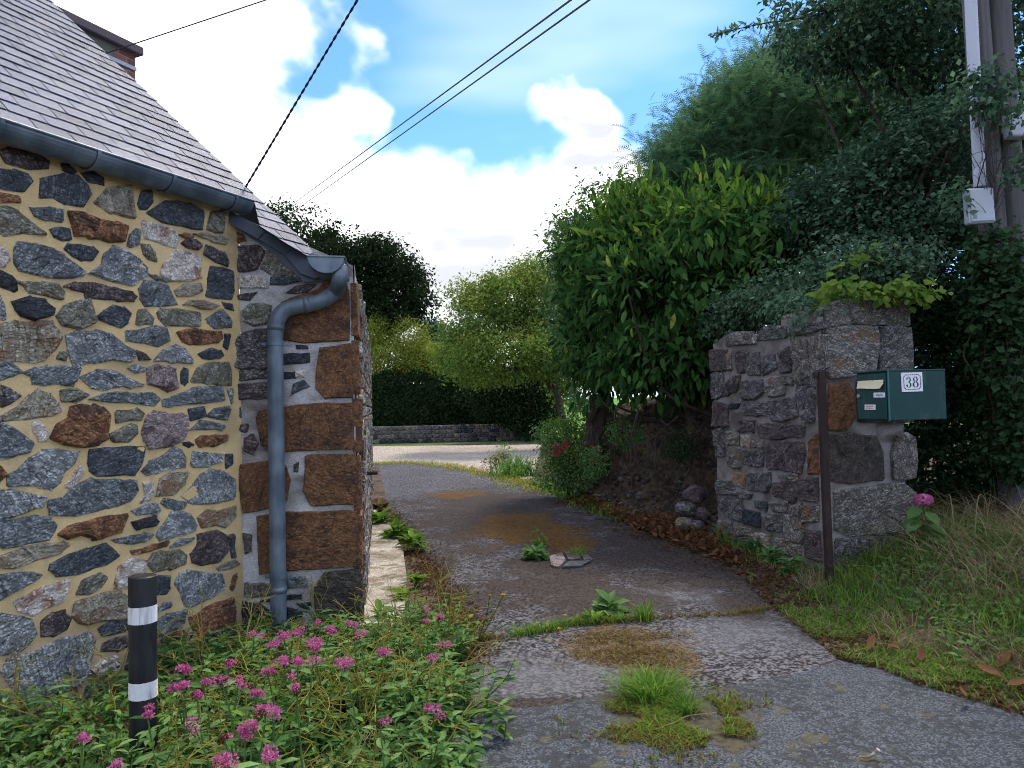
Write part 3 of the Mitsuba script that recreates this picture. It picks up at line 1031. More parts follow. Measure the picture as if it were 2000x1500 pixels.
vmin, vmax = A_poly.bounds[1], A_poly.bounds[3]
for r in range(int(math.floor(vmin / EXPO)) - 1, int(vmax / EXPO) + 1):
    for c in range(-20, 16):
        x0 = c * WID + (WID / 2 if r % 2 else 0)
        if x0 > A_poly.bounds[2] or x0 + WID < -3.6:
            continue
        j = rng.normal() * .0018
        rect = Polygon([(x0 + .0042, r * EXPO + j), (x0 + WID - .0042, r * EXPO + j + rng.normal() * .001), (x0 + WID - .0042, (r + 1) * EXPO + .012), (x0 + .0042, (r + 1) * EXPO + .012)])
        pc = rect.intersection(A_poly)
        if pc.area < .0006 or pc.geom_type != 'Polygon':
            continue
        m = trimesh.creation.extrude_polygon(pc, 1.0, engine='earcut')
        v = m.vertices.copy()
        t = (v[:, 1] - r * EXPO) / EXPO
        lift = .0065 + rng.random() * .0035
        zt = lift * (1 - t * .86)
        v[:, 2] = np.where(v[:, 2] > .5, zt, np.where(t < .5, zt - .005, zt - .0015))
        w = P0 + v[:, :1] * w_dir + v[:, 1:2] * upA + v[:, 2:] * nA
        cen = w.mean(0)
        d = cen - O
        px = 1000 + F * (d @ (r0)) / (d @ fw)
        py = 750 - F * (d @ u0) / (d @ fw)
        tiles.append((-80 < px and py > -60, -np.linalg.norm(d), w, m.faces, rng.random()))
tiles.sort(key=lambda q: (not q[0], -q[1]))
mb = MB()
for i, (see, _, w, f, t) in enumerate(tiles):
    if see and i < 300:
        put(roof + '__slate', MB().add(w, f, (t, 0)), 'slate')
    else:
        mb.add(w, f, (t, 0))
put(roof + '__far_slates', mb, 'slate', kind='stuff')

# slates of the drive side
mb = MB()
B_poly = Polygon(v0).buffer(-.005)
for rr in range(int(4.4 / .11)):
    for c in range(-1, 38):
        x0 = c * .205 + (.1025 if rr % 2 else 0)
        pc = sbox(x0 + .004, rr * .11, x0 + .201, rr * .11 + .12).intersection(B_poly)
        if pc.area < .003 or pc.geom_type != 'Polygon':
            continue
        q = np.array(pc.exterior.coords)[:-1]
        zt = .010 * (1 - (q[:, 1] - rr * .11) / .12) - .012
        w = hipB + q[:, :1] * eB + q[:, 1:] * fB
        n = len(q)
        k = np.arange(n)
        V = np.vstack([w + nB * (zt + .006)[:, None], w + nB * zt[:, None]])
        T = [[0, i, i + 1] for i in range(1, n - 1)] + [[a, (a + 1) % n, n + (a + 1) % n] for a in k] + [[a, n + (a + 1) % n, n + a] for a in k]
        mb.add(V, T, (rng.random(), 0))
put(roof + '__side_slates', mb, 'slate', kind='stuff')
# gutter of the pointed wall
def half_pipe(c, ax, side, r, length, n=14, thick=.003, nl=30):
    """A half-round gutter hanging below the line from c along ax; side is the outward direction."""
    a = np.linspace(0, np.pi, n)
    t = np.linspace(0, length, nl)
    prof = [np.array([math.cos(q), -math.sin(q)]) for q in a]
    prof += [np.array([math.cos(q), -math.sin(q)]) * (1 - thick / r * 2) for q in a[::-1]]
    v = np.array([[c + ax * l + side * r * p[0] + Z * r * p[1] for p in prof] for l in t])
    m = len(prof)
    i, j = np.meshgrid(np.arange(nl - 1), np.arange(m), indexing='ij')
    q = np.stack([i * m + j, i * m + (j + 1) % m, (i + 1) * m + (j + 1) % m, (i + 1) * m + j], -1).reshape(-1, 4)
    return v.reshape(-1, 3), q


RG = .082
gc = K + w_n * (.17 - RG)
gc[2] = ZG - .004
g_end = float((onp(499, 395, K + w_n * .17, w_n) - K) @ w_dir) - .01
gk = house + '__gutter'
put(gk, MB().add(*half_pipe(gc - w_dir * 3.5, w_dir, w_n, RG, 3.5 + g_end)), 'zinc', smooth=35, label='blue grey zinc gutter under the slates') if False else put(gk, MB().add(*half_pipe(gc - w_dir * 3.5, w_dir, w_n, RG, 3.5 + g_end)), 'zinc', smooth=False, label='blue grey zinc half-round gutter above the pointed wall')
bead = gc + w_n * RG
put(gk + '__rim', MB().add(*tube([bead - w_dir * 3.5, bead + w_dir * g_end], .009, 8)), 'zinc', smooth=True)
for px in (4, 194, 341, 463):
    s = float((onp(px, 229 + px * .328, K + w_n * .17, w_n) - K) @ w_dir)
    put(gk + '__joint', MB().add(*half_pipe(gc + w_dir * (s - .012) - Z * .0005, w_dir, w_n, RG + .008, .022, nl=2)), 'zinc')
ea = np.linspace(0, np.pi, 15)
ev = [gc + w_dir * (g_end + .001)] + [gc + w_dir * (g_end + .001) + w_n * RG * math.cos(a) - Z * RG * math.sin(a) for a in ea]
put(gk + '__end_cap', MB().add(ev, [[0, i, i + 1] for i in range(1, 15)]), 'zinc')
# slate strip down the rake
PX4 = lambda t: (430 + t[0] * .3, 380 + t[1] * .3)
pieces = [[(60, 105), (300, 228), (245, 288), (52, 182)], [(303, 231), (475, 343), (420, 390), (248, 290)], [(478, 346), (700, 478), (672, 535), (610, 547), (520, 510), (423, 392)], [(512, 512), (610, 552), (690, 530), (700, 565), (535, 568)]]
for k, pc in enumerate(pieces):
    Pq = K + q_n * (.075 - .012 * (k % 2) - (.02 if k == 3 else 0))
    pts = [onp(*PX4(t), Pq, q_n) for t in pc]
    pol = Polygon([((p - Pq) @ q_dir, p[2]) for p in pts]).buffer(0)
    put(house + '__rake_slate', MB().add(*slab(pol, Pq, q_dir, Z, q_n, -.008, 0)), 'slate_dark')
# filler under the rake strip, behind it
fl = [onp(*PX4(t), K + q_n * .03, q_n) for t in ((60, 150), (300, 270), (500, 400), (690, 500), (840, 545), (840, 560), (520, 545), (280, 330), (60, 185))]
put(house + '__soffit_board', MB().add(*slab(Polygon([((p - K) @ q_dir, p[2]) for p in fl]).buffer(0), K + q_n * .03, q_dir, Z, q_n, -.05, 0)), 'slate_dark')
# side gutter with its outlet, and the downpipe
g2a, g2b = at(672, 502, 4.95), at(720, 658, 10.5)
g2b[2] = g2a[2]
ax2 = (g2b - g2a) / np.linalg.norm(g2b - g2a)
sd2 = np.array([ax2[1], -ax2[0], 0])
R2 = .115
g2c = g2a - sd2 * R2
g2 = house + '__side_gutter'
L2 = float(np.linalg.norm(g2b - g2a))
put(g2, MB().add(*half_pipe(g2c, ax2, sd2, R2, L2)), 'zinc', label='zinc gutter along the drive side')
put(g2 + '__rim', MB().add(*tube([g2c + sd2 * R2, g2c + sd2 * R2 + ax2 * L2], .011, 8)), 'zinc', smooth=True)
cap = [g2c - ax2 * .002 + Z * .0] + [g2c - ax2 * .002 + sd2 * R2 * math.cos(a) - Z * R2 * .9 * math.sin(a) for a in ea]
put(g2 + '__end_cap', MB().add(cap, [[0, i + 1, i] for i in range(1, 15)]).add(*tube([g2c - sd2 * R2 - ax2 * .002 + Z * .004, g2c + sd2 * R2 - ax2 * .002], .007, 6)), 'zinc')
fb = g2c + sd2 * (R2 - .06) - Z * .17 + ax2 * .28
put(house + '__fascia_board', MB().add(*obox(fb + ax2 * 3.5, ax2, sd2, Z, 7.0, .02, .05)), 'old_wood')
Yp = K + q_n * .11
pp = [at(663, 520, 5.02), at(663, 545, 5.0)] + [onp(x, y, Yp, q_n) for x, y in ((655, 568), (628, 588), (590, 596), (556, 606), (541, 628), (537, 660))]
pipe = house + '__downpipe'
bot = onp(545, 1262, Yp, q_n)
path = np.vstack([curve(pp, 8), np.linspace(pp[-1], bot, 12)[1:]])
put(pipe, MB().add(*tube(path, .052, 18)), 'zinc', smooth=40, label='blue grey zinc downpipe swan-necked to the gutter') if False else put(pipe, MB().add(*tube(path, .052, 18)), 'zinc', smooth=True, label='blue grey zinc downpipe bent to the gutter')
for x, y in ((537, 672), (544, 1125)):
    c = onp(x, y, Yp, q_n)
    mb = MB().add(*tube([c - Z * .014, c - Z * .012, c + Z * .012, c + Z * .014], [.052, .058, .058, .052], 18))
    for s in (-1, 1):
        mb.add(*obox(c + q_dir * s * .07, q_dir, q_n, Z, .03, .012, .022, .003))
    mb.add(*obox(c - q_n * .075, q_dir, q_n, Z, .02, .07, .02, .003))
    put(pipe + '__clamp', mb, 'zinc')
for x, y, r in ((600, 595, .0555), (537, 640, .0555), (544, 1138, .0555)):
    c = onp(x, y, Yp, q_n)
    i = int(np.argmin(np.linalg.norm(path - c, axis=1)))
    t = path[min(i + 1, len(path) - 1)] - path[i - 1]
    t /= np.linalg.norm(t)
    put(pipe + '__sleeve', MB().add(*tube([path[i] - t * .02, path[i] + t * .02], r, 18)), 'zinc', smooth=True)
# the chimney
ch = house + '__chimney'
ce = at(264, 168, 9.0)
ctop = at(264, 107, 9.0)[2]
mb = MB()
L = 3.0
c0, c1 = ce - w_dir * L, ce
T4 = [c1, c0, c0 - w_n * .62, c1 - w_n * .62]
vv, uu = [], []
for a, b, l in ((T4[1], T4[0], L), (T4[0], T4[3], .62), (T4[3], T4[2], L)):
    n0 = len(vv)
    for p, x in ((a, -l), (b, 0)):
        for z in (ce[2] - 1.6, ctop):
            vv.append([p[0], p[1], z])
            uu.append((x if l == L else .62 * (x + l) / l, z))
mb.add(vv, [[k, k + 2, k + 3, k + 1] for k in (0, 4, 8)], uu)
put(ch, mb, 'brickwork', label='long brick and stained render chimney with a concrete cap')
cm = (c0 + c1) / 2 - w_n * .31
cm[2] = ctop + .05
put(ch + '__cap', MB().add(*obox(cm, w_dir, w_n, Z, L + .14, .76, .10, .01)), 'cap_concrete')
fl_ = at(264, 136, 9.0)
f2 = (c0 + c1) / 2 + w_n * .012
f2[2] = fl_[2]
put(ch + '__flashing', MB().add(*obox(f2, w_dir, w_n, Z, L + .01, .02, .045, .002)), 'lead_strip')
# concrete strip at the foot of the side wall
cs = [G(706, 1238)[:2], G(722, 1060)[:2], G(728, 1000)[:2], G(762, 1040)[:2], G(784, 1087)[:2], G(790, 1140)[:2], G(785, 1200)[:2], G(775, 1240)[:2]]
pc = Polygon(cs).buffer(.02)
v, f = slab(pc, np.zeros(3), np.array([1., 0, 0]), np.array([0, 1., 0]), Z, -.05, .055)
m = trimesh.Trimesh(v, f, process=False).subdivide_to_size(.12)
v = m.vertices.copy()
v[:, 2] += np.where(v[:, 2] > .04, .03 * (nfb(v * 4, 3, 8) - .5), 0)
put('concrete_strip', MB().add(v, m.faces), 'old_concrete', kind='structure')
# ------------------------------------------------------------------ bollard
bc = G(281, 1525)
top_z = at(281, 1124, bc[1])[2]
bo = thing('bollard', 'round black plastic bollard with two white bands in front of the stone wall', 'bollard')
RB = .054
zb = [at(281, y, bc[1])[2] for y in (1181, 1214, 1327, 1360)]
put(bo + '__post', MB().add(*tube([bc - Z * .1, bc + Z * .3, bc + Z * (top_z - .006), bc + Z * top_z], [RB, RB, RB, RB - .005], 32)), 'bollard_plastic', smooth=40) if False else put(bo + '__post', MB().add(*tube([bc - Z * .1, bc + Z * .3, bc + Z * (top_z - .004), bc + Z * top_z], [RB, RB, RB, RB - .004], 40)), 'bollard_plastic')
for a, b in ((zb[1], zb[0]), (zb[3], zb[2])):
    put(bo + '__white_band', MB().add(*tube([bc + Z * a, bc + Z * b], RB + .0015, 40, cap=False), (1, 0)), 'bollard_plastic', smooth=True)

# ------------------------------------------------------------------ gate pillar, garden wall, post, mailbox
g_dir = hd(79)
g_n = np.array([g_dir[1], -g_dir[0], 0])
PC = G(1616, 1133)
PW = float((onp(1785, 900, PC, g_n) - PC) @ g_dir)
PT = onp(1620, 590, PC, g_n)[2]
pillar = thing('gate_pillar', 'square pillar of large lichened granite blocks with ivy on top', 'pillar')
core = PC + g_dir * PW / 2 - g_n * .36 + Z * (PT / 2 - .03)
put(pillar + '__mortar_core', MB().add(*obox(core, g_dir, g_n, Z, PW - .07, .64, PT, .03), (1, 0)), 'grey_mortar')
PIL = """
@1580 560 5
G 172,180 290,130 500,130 960,150 985,260 982,375 880,380 480,355 250,382 172,388
y 165,430 250,388 470,392 660,385 688,480 680,640 655,815 430,862 200,895 172,860
q 702,400 880,385 990,402 1010,500 1012,860 690,870 690,640
R 200,960 380,930 430,1000 455,1280 370,1405 190,1400
D 462,905 1012,900 1020,1330 480,1330
@1560 820 4.1667
D 232,112 420,108 640,132 688,270 688,488 430,522 250,500
G 800,130 880,102 950,150 965,350 960,468 780,478 772,260
G 287,580 500,552 700,525 850,512 958,590 985,800 962,900 700,930 420,948 300,900
q 300,970 500,962 950,945 962,1000 950,1250 480,1330 310,1330
"""
stones_from(PIL, PC, g_dir, g_n, pillar, name='granite_block', seed=33, proud=.012, rough=.010, edge=.018, back=.16, tilt=.01, cut=.05, grow=.004, step=.08)
gw_a = PC + g_dir * .02 + np.array([0, 0, 0])
gw_b = G(1404, 1053)
gw_d = (gw_b - gw_a) / np.linalg.norm(gw_b - gw_a)
gw_n = np.array([gw_d[1], -gw_d[0], 0])
gw_n *= -np.sign(gw_n @ np.array([1, 0, 0]))
GL = float(np.linalg.norm(gw_b - gw_a))
gw = thing('garden_wall', 'dark lichened rubble garden wall running back from the gate pillar', 'wall')
ZW = onp(1500, 640, gw_a, gw_n)[2]
bodyw = grid_wall(gw_a, gw_d, 0, GL, -.15, ZW, .03, gw_n, .012, 44, (1, 0), ztop=lambda s: ZW + .05 * np.sin(s * 5) - .02)
bodyw.add(*obox(gw_a + gw_d * GL / 2 - gw_n * .27 + Z * (ZW / 2 - .04), gw_d, gw_n, Z, GL - .03, .48, ZW - .02, .02), (1, 0))
put(gw + '__mortar', bodyw, 'grey_mortar', smooth=False)
RUB = """
@1380 580 5.769
n 50,600 230,590 225,830 60,840
y 235,640 280,650 280,820 240,830
n 320,610 440,600 480,640 430,850 350,850
q 490,640 590,620 600,700 610,880 490,880 440,800
q 620,700 690,630 770,650 780,800 640,890
n 820,620 940,560 985,620 960,840 840,860
G 1000,500 1340,420 1340,800 1230,830 1220,950 1010,960
q 60,870 190,860 200,1100 130,1150 70,1140
n 210,1000 300,890 390,890 360,1040 220,1120
q 390,960 640,930 650,1080 560,1150 400,1150
y 670,960 760,900 890,900 890,1100 720,1130 660,1060
q 910,900 980,900 970,990 900,980
q 1020,1010 1220,1000 1220,1400 1080,1400 1010,1120
n 75,1170 250,1210 250,1460 80,1460
k 260,1210 380,1200 360,1250 270,1260
q 390,1180 680,1180 690,1330 420,1330
q 700,1180 1000,1130 1030,1330 900,1400 740,1390
G 230,450 330,400 500,400 560,520 230,550
q 570,420 700,320 900,330 920,450 570,490
q 930,340 1340,280 1340,340 1100,430 940,430
q 1040,840 1220,850 1220,980 1030,985
@1380 820 4.6875
n 300,10 440,10 440,110 300,110
n 480,40 640,30 900,60 900,140 650,180 480,150
q 70,90 160,80 170,330 90,340
y 180,110 300,120 300,230 190,220
t 320,140 400,140 400,250 320,240
y 420,170 530,190 520,260 420,240
y 190,240 310,250 320,440 200,430
q 330,280 530,290 520,430 330,400
n 550,220 700,190 890,200 910,300 870,490 700,460 550,440
R 940,200 1020,130 1030,490 940,490
m 250,480 360,500 350,630 250,590
q 380,500 590,480 600,600 560,660 380,640
y 660,510 840,500 840,560 700,560
n 610,580 750,560 840,700 820,760 620,690
n 840,560 1020,520 1030,750 850,730
q 90,560 240,560 280,680 100,680
q 290,660 420,680 400,730 300,720
q 110,710 320,730 330,930 210,900 120,800
k 350,820 490,850 500,980 340,940
d 450,740 560,760 560,830 460,800
y 580,760 750,740 740,850 620,840
y 760,790 880,770 870,890 770,870
y 890,790 1030,790 1030,930 880,940
q 550,870 700,870 700,1030 560,1000
y 720,870 840,900 900,1000 890,1130 720,1110
y 110,920 240,940 240,1040 110,1030
y 260,990 400,990 440,1060 270,1060
t 450,1030 600,1060 580,1160 450,1100
y 620,1080 760,1100 880,1150 870,1270 640,1190
n 920,1010 1040,1020 1060,1300 900,1250
q 220,1080 360,1080 360,1160 220,1140
"""
stones_from(RUB, gw_a + gw_n * .004, gw_d, gw_n, gw, seed=41, proud=.022, rough=.012, edge=.012, cut=.05, grow=.006)

po_b, po_t = G(1621, 1152), None
po_t = at(1603, 724, po_b[1])
post = thing('iron_post', 'rusty dark iron gate post standing in front of the granite pillar', 'post')
ax = po_t - po_b + 0
hgt = np.linalg.norm(ax)
ax = ax / hgt
e1 = unit(np.cross(ax, g_n))
e2 = np.cross(ax, e1)
put(post + '__bar', MB().add(*obox(po_b + ax * (hgt / 2 - .05), e1, e2, ax, .058, .05, hgt + .1, .006)), 'rust')
put(post + '__catch', MB().add(*obox(po_t - ax * .03 - e1 * .05, e1, e2, ax, .03, .04, .045, .004)).add(*obox(po_t - ax * .03 + e1 * .05, e1, e2, ax, .03, .04, .045, .004)), 'rust')

kb = 1.45
mc = at(1734, 724, 3.98 * kb)          # top front corner of the box
th = math.radians(10.8)
m_x = np.array([math.cos(th), math.sin(th), 0])       # along the side with the number
m_y = np.array([-math.sin(th), math.cos(th), 0])      # along the door
ML, MW, MH = .34 * kb, .26 * kb, .26 * kb
mbx = thing('mailbox', 'dark green metal mailbox with house number 38 fixed to the granite pillar', 'mailbox')
cen = mc + m_x * ML / 2 + m_y * MW / 2 - Z * MH / 2
put(mbx + '__body', MB().add(*obox(cen, m_x, m_y, Z, ML, MW, MH, .006)), 'mailbox_green')
dc = mc + m_y * MW / 2 - Z * (MH / 2 + .002) - m_x * .006
put(mbx + '__door', MB().add(*obox(dc, m_x, m_y, Z, .016, MW - .03, MH - .02, .004)), 'mailbox_green')
ex_, ez_ = m_y, Z


def on_door(y0, y1, z0, z1, d):
    c = mc - m_x * (.014 + d) + m_y * MW * (y0 + y1) / 2 - Z * MH * (z0 + z1) / 2
    return obox(c, m_x, m_y, Z, .004, MW * (y1 - y0), MH * (z1 - z0), 0)


put(mbx + '__rain_lip', MB().add(*obox(mc + m_x * (ML / 2 - .012) + m_y * MW / 2 + Z * .002, m_x, m_y, Z, ML + .026, MW + .006, .012, .003)), 'mailbox_green')
put(mbx + '__name_plate', MB().add(*on_door(.06, .40, .43, .53, .002)), 'white_paint')
mb = MB()
for i in range(4):
    mb.add(*on_door(.12 + i * .055, .16 + i * .055, .465, .495, .0045))
put(mbx + '__name_plate_print', mb, 'grey_ink')
put(mbx + '__sticker', MB().add(*on_door(.36, .70, .67, .78, .002)), 'white_paint')
mb = MB()
for i in range(5):
    mb.add(*on_door(.42 + i * .05, .455 + i * .05, .69, .715, .0045))
    mb.add(*on_door(.42 + i * .05, .455 + i * .05, .735, .75, .0045))
put(mbx + '__sticker_print', mb, 'red_ink')
lc = mc - m_x * .017 + m_y * MW * .87 - Z * MH * .49
put(mbx + '__lock', MB().add(*tube([lc, lc - m_x * .012], .014, 12)), 'grey_ink', smooth=False)
for a, b in ((0, 1), (1, 0)):
    pass
put(mbx + '__corner_edge', MB().add(*obox(mc - Z * MH / 2 - m_y * .0 - m_x * .0, m_x, m_y, Z, .012, .012, MH + .004, .002)), 'mailbox_edge')
# number plate
npc = mc + m_x * ML * .40 - m_y * .003 - Z * MH * .235
NP = .108 * kb / 1.0
PWd, PHt = .132 * kb * .92, .098 * kb * .92 * 1.08
tilt_r = .02
npx = m_x * math.cos(tilt_r) + Z * math.sin(tilt_r)
npz = Z * math.cos(tilt_r) - m_x * math.sin(tilt_r)
plate = sbox(-PWd / 2, -PHt / 2, PWd / 2, PHt / 2)
put(mbx + '__number_plate', MB().add(*slab(plate.buffer(.004).buffer(-.002), npc, npx, npz, -m_y, 0, .004)), 'white_paint', label='white enamel plate reading 38')
notch = sbox(-PWd * .41, -PHt * .40, PWd * .41, PHt * .40)
for sx in (-1, 1):
    for sy in (-1, 1):
        notch = notch.difference(Point(sx * PWd * .41, sy * PHt * .40).buffer(PHt * .09))
frame = notch.difference(notch.buffer(-.0035))


def ell(cx, cy, rx, ry):
    return affinity.scale(Point(cx, cy).buffer(1, 24), rx, ry)


def eight(x, s):
    a = ell(0, .25, .25, .25).difference(ell(0, .25, .125, .215))
    b = ell(0, -.25, .31, .27).difference(ell(0, -.25, .165, .235))
    return affinity.translate(affinity.scale(a.union(b), s, s, origin=(0, 0)), x, 0)


def three(x, s):
    a = ell(-.02, .25, .25, .25).difference(ell(-.05, .25, .16, .215)).difference(sbox(-1, .0, -.04, .36))
    b = ell(-.02, -.25, .29, .27).difference(ell(-.06, -.25, .185, .235)).difference(sbox(-1, -.36, -.04, .02))
    t = a.union(b).union(ell(-.18, .31, .075, .075)).union(ell(-.2, -.32, .085, .085)).union(sbox(-.08, -.02, .05, .015))
    return affinity.translate(affinity.scale(t, s, s, origin=(0, 0)), x, 0)


sz = PHt * .56
ink = unary_union([three(-PWd * .165, sz), eight(PWd * .165, sz), frame]).buffer(.0004)
mb = MB()
for q in getattr(ink, 'geoms', [ink]):
    mb.add(*slab(q, npc, npx, npz, -m_y, .0042, .0055))
put(mbx + '__number_plate__lettering', mb, 'ink')
# paper in the slot
ts = np.linspace(0, 1, 13)
mb = MB()
vv = []
for t in ts:
    y = .08 + .82 * t
    low = .335 + .02 * math.sin(t * 5.5) - (.06 if t < .06 else 0) + .015 * (t > .5)
    for zz, dpt in ((.175, .001), (.26, .005), (low, .012)):
        vv.append(mc - m_x * (.016 + dpt) + m_y * MW * y - Z * MH * zz)
f = [[3 * i + j, 3 * i + j + 1, 3 * i + j + 4, 3 * i + j + 3] for i in range(12) for j in range(2)]
vv = np.array(vv)
nv = len(vv)
f = np.array(f)
mb.add(np.vstack([vv, vv - m_x * .0015]), np.vstack([f, f[:, ::-1] + nv]))
put('paper', mb, 'cream_paper', label='cream coloured folded paper sticking out of the mailbox slot', cat='paper')

# ------------------------------------------------------------------ poles, conduit, boxes, cables
def pole(name, a, b, Y, r, label):
    p, q = at(*a, Y), at(*b, Y)
    p = q + (p - q) * 1.75
    t = np.linspace(0, 1, 10)[:, None]
    return put(name, MB().add(*tube(q - Z * .2 + (p - q) * t, np.linspace(r, r * .85, 10), 14)), 'old_wood', smooth=True, label=label, cat='pole')


pole('utility_pole', (1906, 0), (1990, 1090), 7.05, .12, 'weathered grey wooden pole carrying the white conduit')
pole('utility_pole', (1950, 0), (2030, 1090), 7.1, .115, 'second weathered wooden pole, right of the one with the conduit')
mb = MB()
cu = curve([at(1888, -260, 6.88), at(1896, 0, 6.88), at(1914, 365, 6.86)], 12)
put('cable_conduit', MB().add(*tube(cu, .052, 16)), 'white_plastic', smooth=True, label='white plastic cable conduit running up the wooden pole', cat='conduit')
Yb = 6.80
bc_ = (at(1884, 374, Yb) + at(1937, 366, Yb) + at(1940, 430, Yb) + at(1886, 444, Yb)) / 4
jx = unit(np.array([1, 0, .03]))
jz = unit(np.cross(jx, np.array([0, 1., 0])))
jb = thing('junction_box', 'white plastic junction box at the foot of the conduit', 'box')
put(jb + '__case', MB().add(*obox(bc_, jx, np.array([0, 1., 0]), jz, .235, .09, .315, .012)), 'white_plastic')
put(jb + '__cover', MB().add(*obox(bc_ - np.array([0, .05, 0]), jx, np.array([0, 1., 0]), jz, .205, .012, .285, .005)), 'white_plastic')
put(jb + '__label_plate', MB().add(*obox(bc_ - np.array([0, .058, 0]) - jx * .075 - jz * .1, jx, np.array([0, 1., 0]), jz, .03, .003, .035, 0)), 'barrel_plastic')
b2 = at(1988, 243, 6.9)
put('junction_box', MB().add(*obox(b2, np.array([1., 0, 0]), np.array([0, 1., 0]), Z, .22, .12, .25, .012)), 'white_plastic', label='white box on the second pole, cut by the picture edge', cat='box')


def cable(a, b, r, label, sag=.1, twist=False, extra=1.0):
    p = np.linspace(0, extra, 60)[:, None]
    q = a + (b - a) * p
    q[:, 2] -= sag * 4 * (p[:, 0] / extra) * (1 - p[:, 0] / extra)
    mb = MB()
    if twist:
        p = np.linspace(0, 1, 500)
        q = a + (b - a) * p[:, None]
        L = np.linalg.norm(b - a)
        d = (b - a) / L
        s = unit(np.cross(d, Z))
        s2 = np.cross(s, d)
        for k in range(2):
            ph = p * L / .10 * 2 * np.pi + k * np.pi
            mb.add(*tube(q + r * .9 * (np.cos(ph)[:, None] * s + np.sin(ph)[:, None] * s2), r, 5, cap=False))
    else:
        mb.add(*tube(q, r, 6))
    put('overhead_cable', mb, 'wire', smooth=True, label=label, cat='cable')


cable(at(204, 105, 8.4), at(1080, -187, 7.5), .007, 'thin overhead cable leaving the chimney', 0)
cable(at(480, 365, 5.2), at(790, -154, 4.2), .0042, 'thick twisted overhead cable leaving the corner of the slate roof', 0, twist=True)
cable(at(555, 411, 60), at(1330, -158, 11), .020, 'upper of the two long overhead cables crossing the middle of the sky', 0)
cable(at(570, 416, 60), at(1380, -164, 11), .020, 'lower of the two long overhead cables crossing the middle of the sky', 0)
cable(at(1470, 130, 12), at(1600, -130, 9), .010, 'short cable passing behind the arching leafy branch', 0)

# ------------------------------------------------------------------ verge and bank (terrain)
edge = np.array([G(x, y)[:2] for x, y in ((1395, 1092), (1450, 1128), (1500, 1180), (1570, 1235), (1640, 1290), (1720, 1310), (1800, 1342), (1900, 1372), (2000, 1402), (2120, 1440))] + [(3.5, 1.5)])
vpoly = Polygon(list(map(tuple, edge)) + [(9, 1.5), (9, 10), (2.6, 10)]).buffer(0)


def edist(p, e=edge):
    best = np.full(len(p), 1e9)
    for a, b in zip(e[:-1], e[1:]):
        t = np.clip(((p - a) @ (b - a)) / ((b - a) @ (b - a)), 0, 1)
        best = np.minimum(best, np.linalg.norm(p - a - t[:, None] * (b - a), axis=1))
    return best


def vh(xy):
    d = edist(xy)
    p3 = np.c_[xy, np.zeros(len(xy))]
    r = np.clip((xy[:, 0] - 2.4) / 1.2, .12, 1)
    return .012 + r * .34 * (1 - np.exp(-(d / .8) ** 1.5)) * (.8 + .5 * nfb(p3 * 1.7, 3, 3)) + .03 * (nfb(p3 * 6, 3, 9) - .5) * np.clip(d * 3, 0, 1)


def poly_points(poly, n, rng):
    x0, y0, x1, y1 = poly.bounds
    import shapely
    out = np.zeros((0, 2))
    while len(out) < n:
        q = np.c_[x0 + (x1 - x0) * rng.random(4 * n), y0 + (y1 - y0) * rng.random(4 * n)]
        out = np.vstack([out, q[shapely.contains_xy(poly, q[:, 0], q[:, 1])]])
    return out[:n]


xs, ys = np.arange(1.2, 9.0, .07), np.arange(1.5, 10, .07)
X, Y = np.meshgrid(xs, ys, indexing='ij')
XY = np.c_[X.ravel(), Y.ravel()]
import shapely
ins = shapely.contains_xy(vpoly, XY[:, 0], XY[:, 1])
hz = np.where(ins, vh(XY), -.03)
i = np.arange(len(XY)).reshape(X.shape)
q = np.stack([i[:-1, :-1], i[1:, :-1], i[1:, 1:], i[:-1, 1:]], -1).reshape(-1, 4)
q = q[ins[q].any(1)]
put('verge', MB().add(np.c_[XY, hz], q), 'soil', smooth=True, kind='structure')

bp = np.array([[2.55, 8.35], [2.16, 8.75], [1.95, 9.2], [1.62, 9.9], [1.36, 10.7], [1.12, 11.8], [.95, 13.0], [.85, 14.5], [1.0, 17.0], [1.6, 20.0], [2.5, 24]])
bpath = curve(np.c_[bp, np.zeros(len(bp))], 14)
tn = np.gradient(bpath, axis=0)
tn = unit(tn)
inw = np.stack([tn[:, 1], -tn[:, 0], 0 * tn[:, 0]], 1)
prof = np.array([(-.10, -.05), (.05, .03), (.2, .11), (.34, .22), (.42, .42), (.46, .65), (.52, .9), (.56, 1.15), (.62, 1.35), (.75, 1.5), (1.0, 1.58), (1.5, 1.65), (2.5, 1.75), (4, 1.8), (7, 1.8)])
pr = []
for a, b in zip(prof[:-1], prof[1:]):
    pr += [a + (b - a) * t for t in (0, .25, .5, .75)]
pr = np.array(pr + [prof[-1]])
hs = np.clip(1.0 - .05 * np.maximum(bpath[:, 1] - 12, 0), .35, 1)
V = bpath[:, None] + inw[:, None] * pr[None, :, :1] + Z * (pr[None, :, 1:] * hs[:, None, None])
am = np.clip(pr[:, 1] * 4, 0, 1)[None, :, None]
V = V + inw[:, None] * am * (nfb(V * 2.3, 3, 31) - .5)[..., None] * .42 + inw[:, None] * am * (nfb(V * np.array([9, 9, 4]), 3, 32) - .5)[..., None] * .16
V_bank = V
a, b = V.shape[:2]
i = np.arange(a * b).reshape(a, b)
put('earth_bank', MB().add(V.reshape(-1, 3), np.stack([i[:-1, :-1], i[1:, :-1], i[1:, 1:], i[:-1, 1:]], -1).reshape(-1, 4)), 'soil', smooth=True, kind='structure')


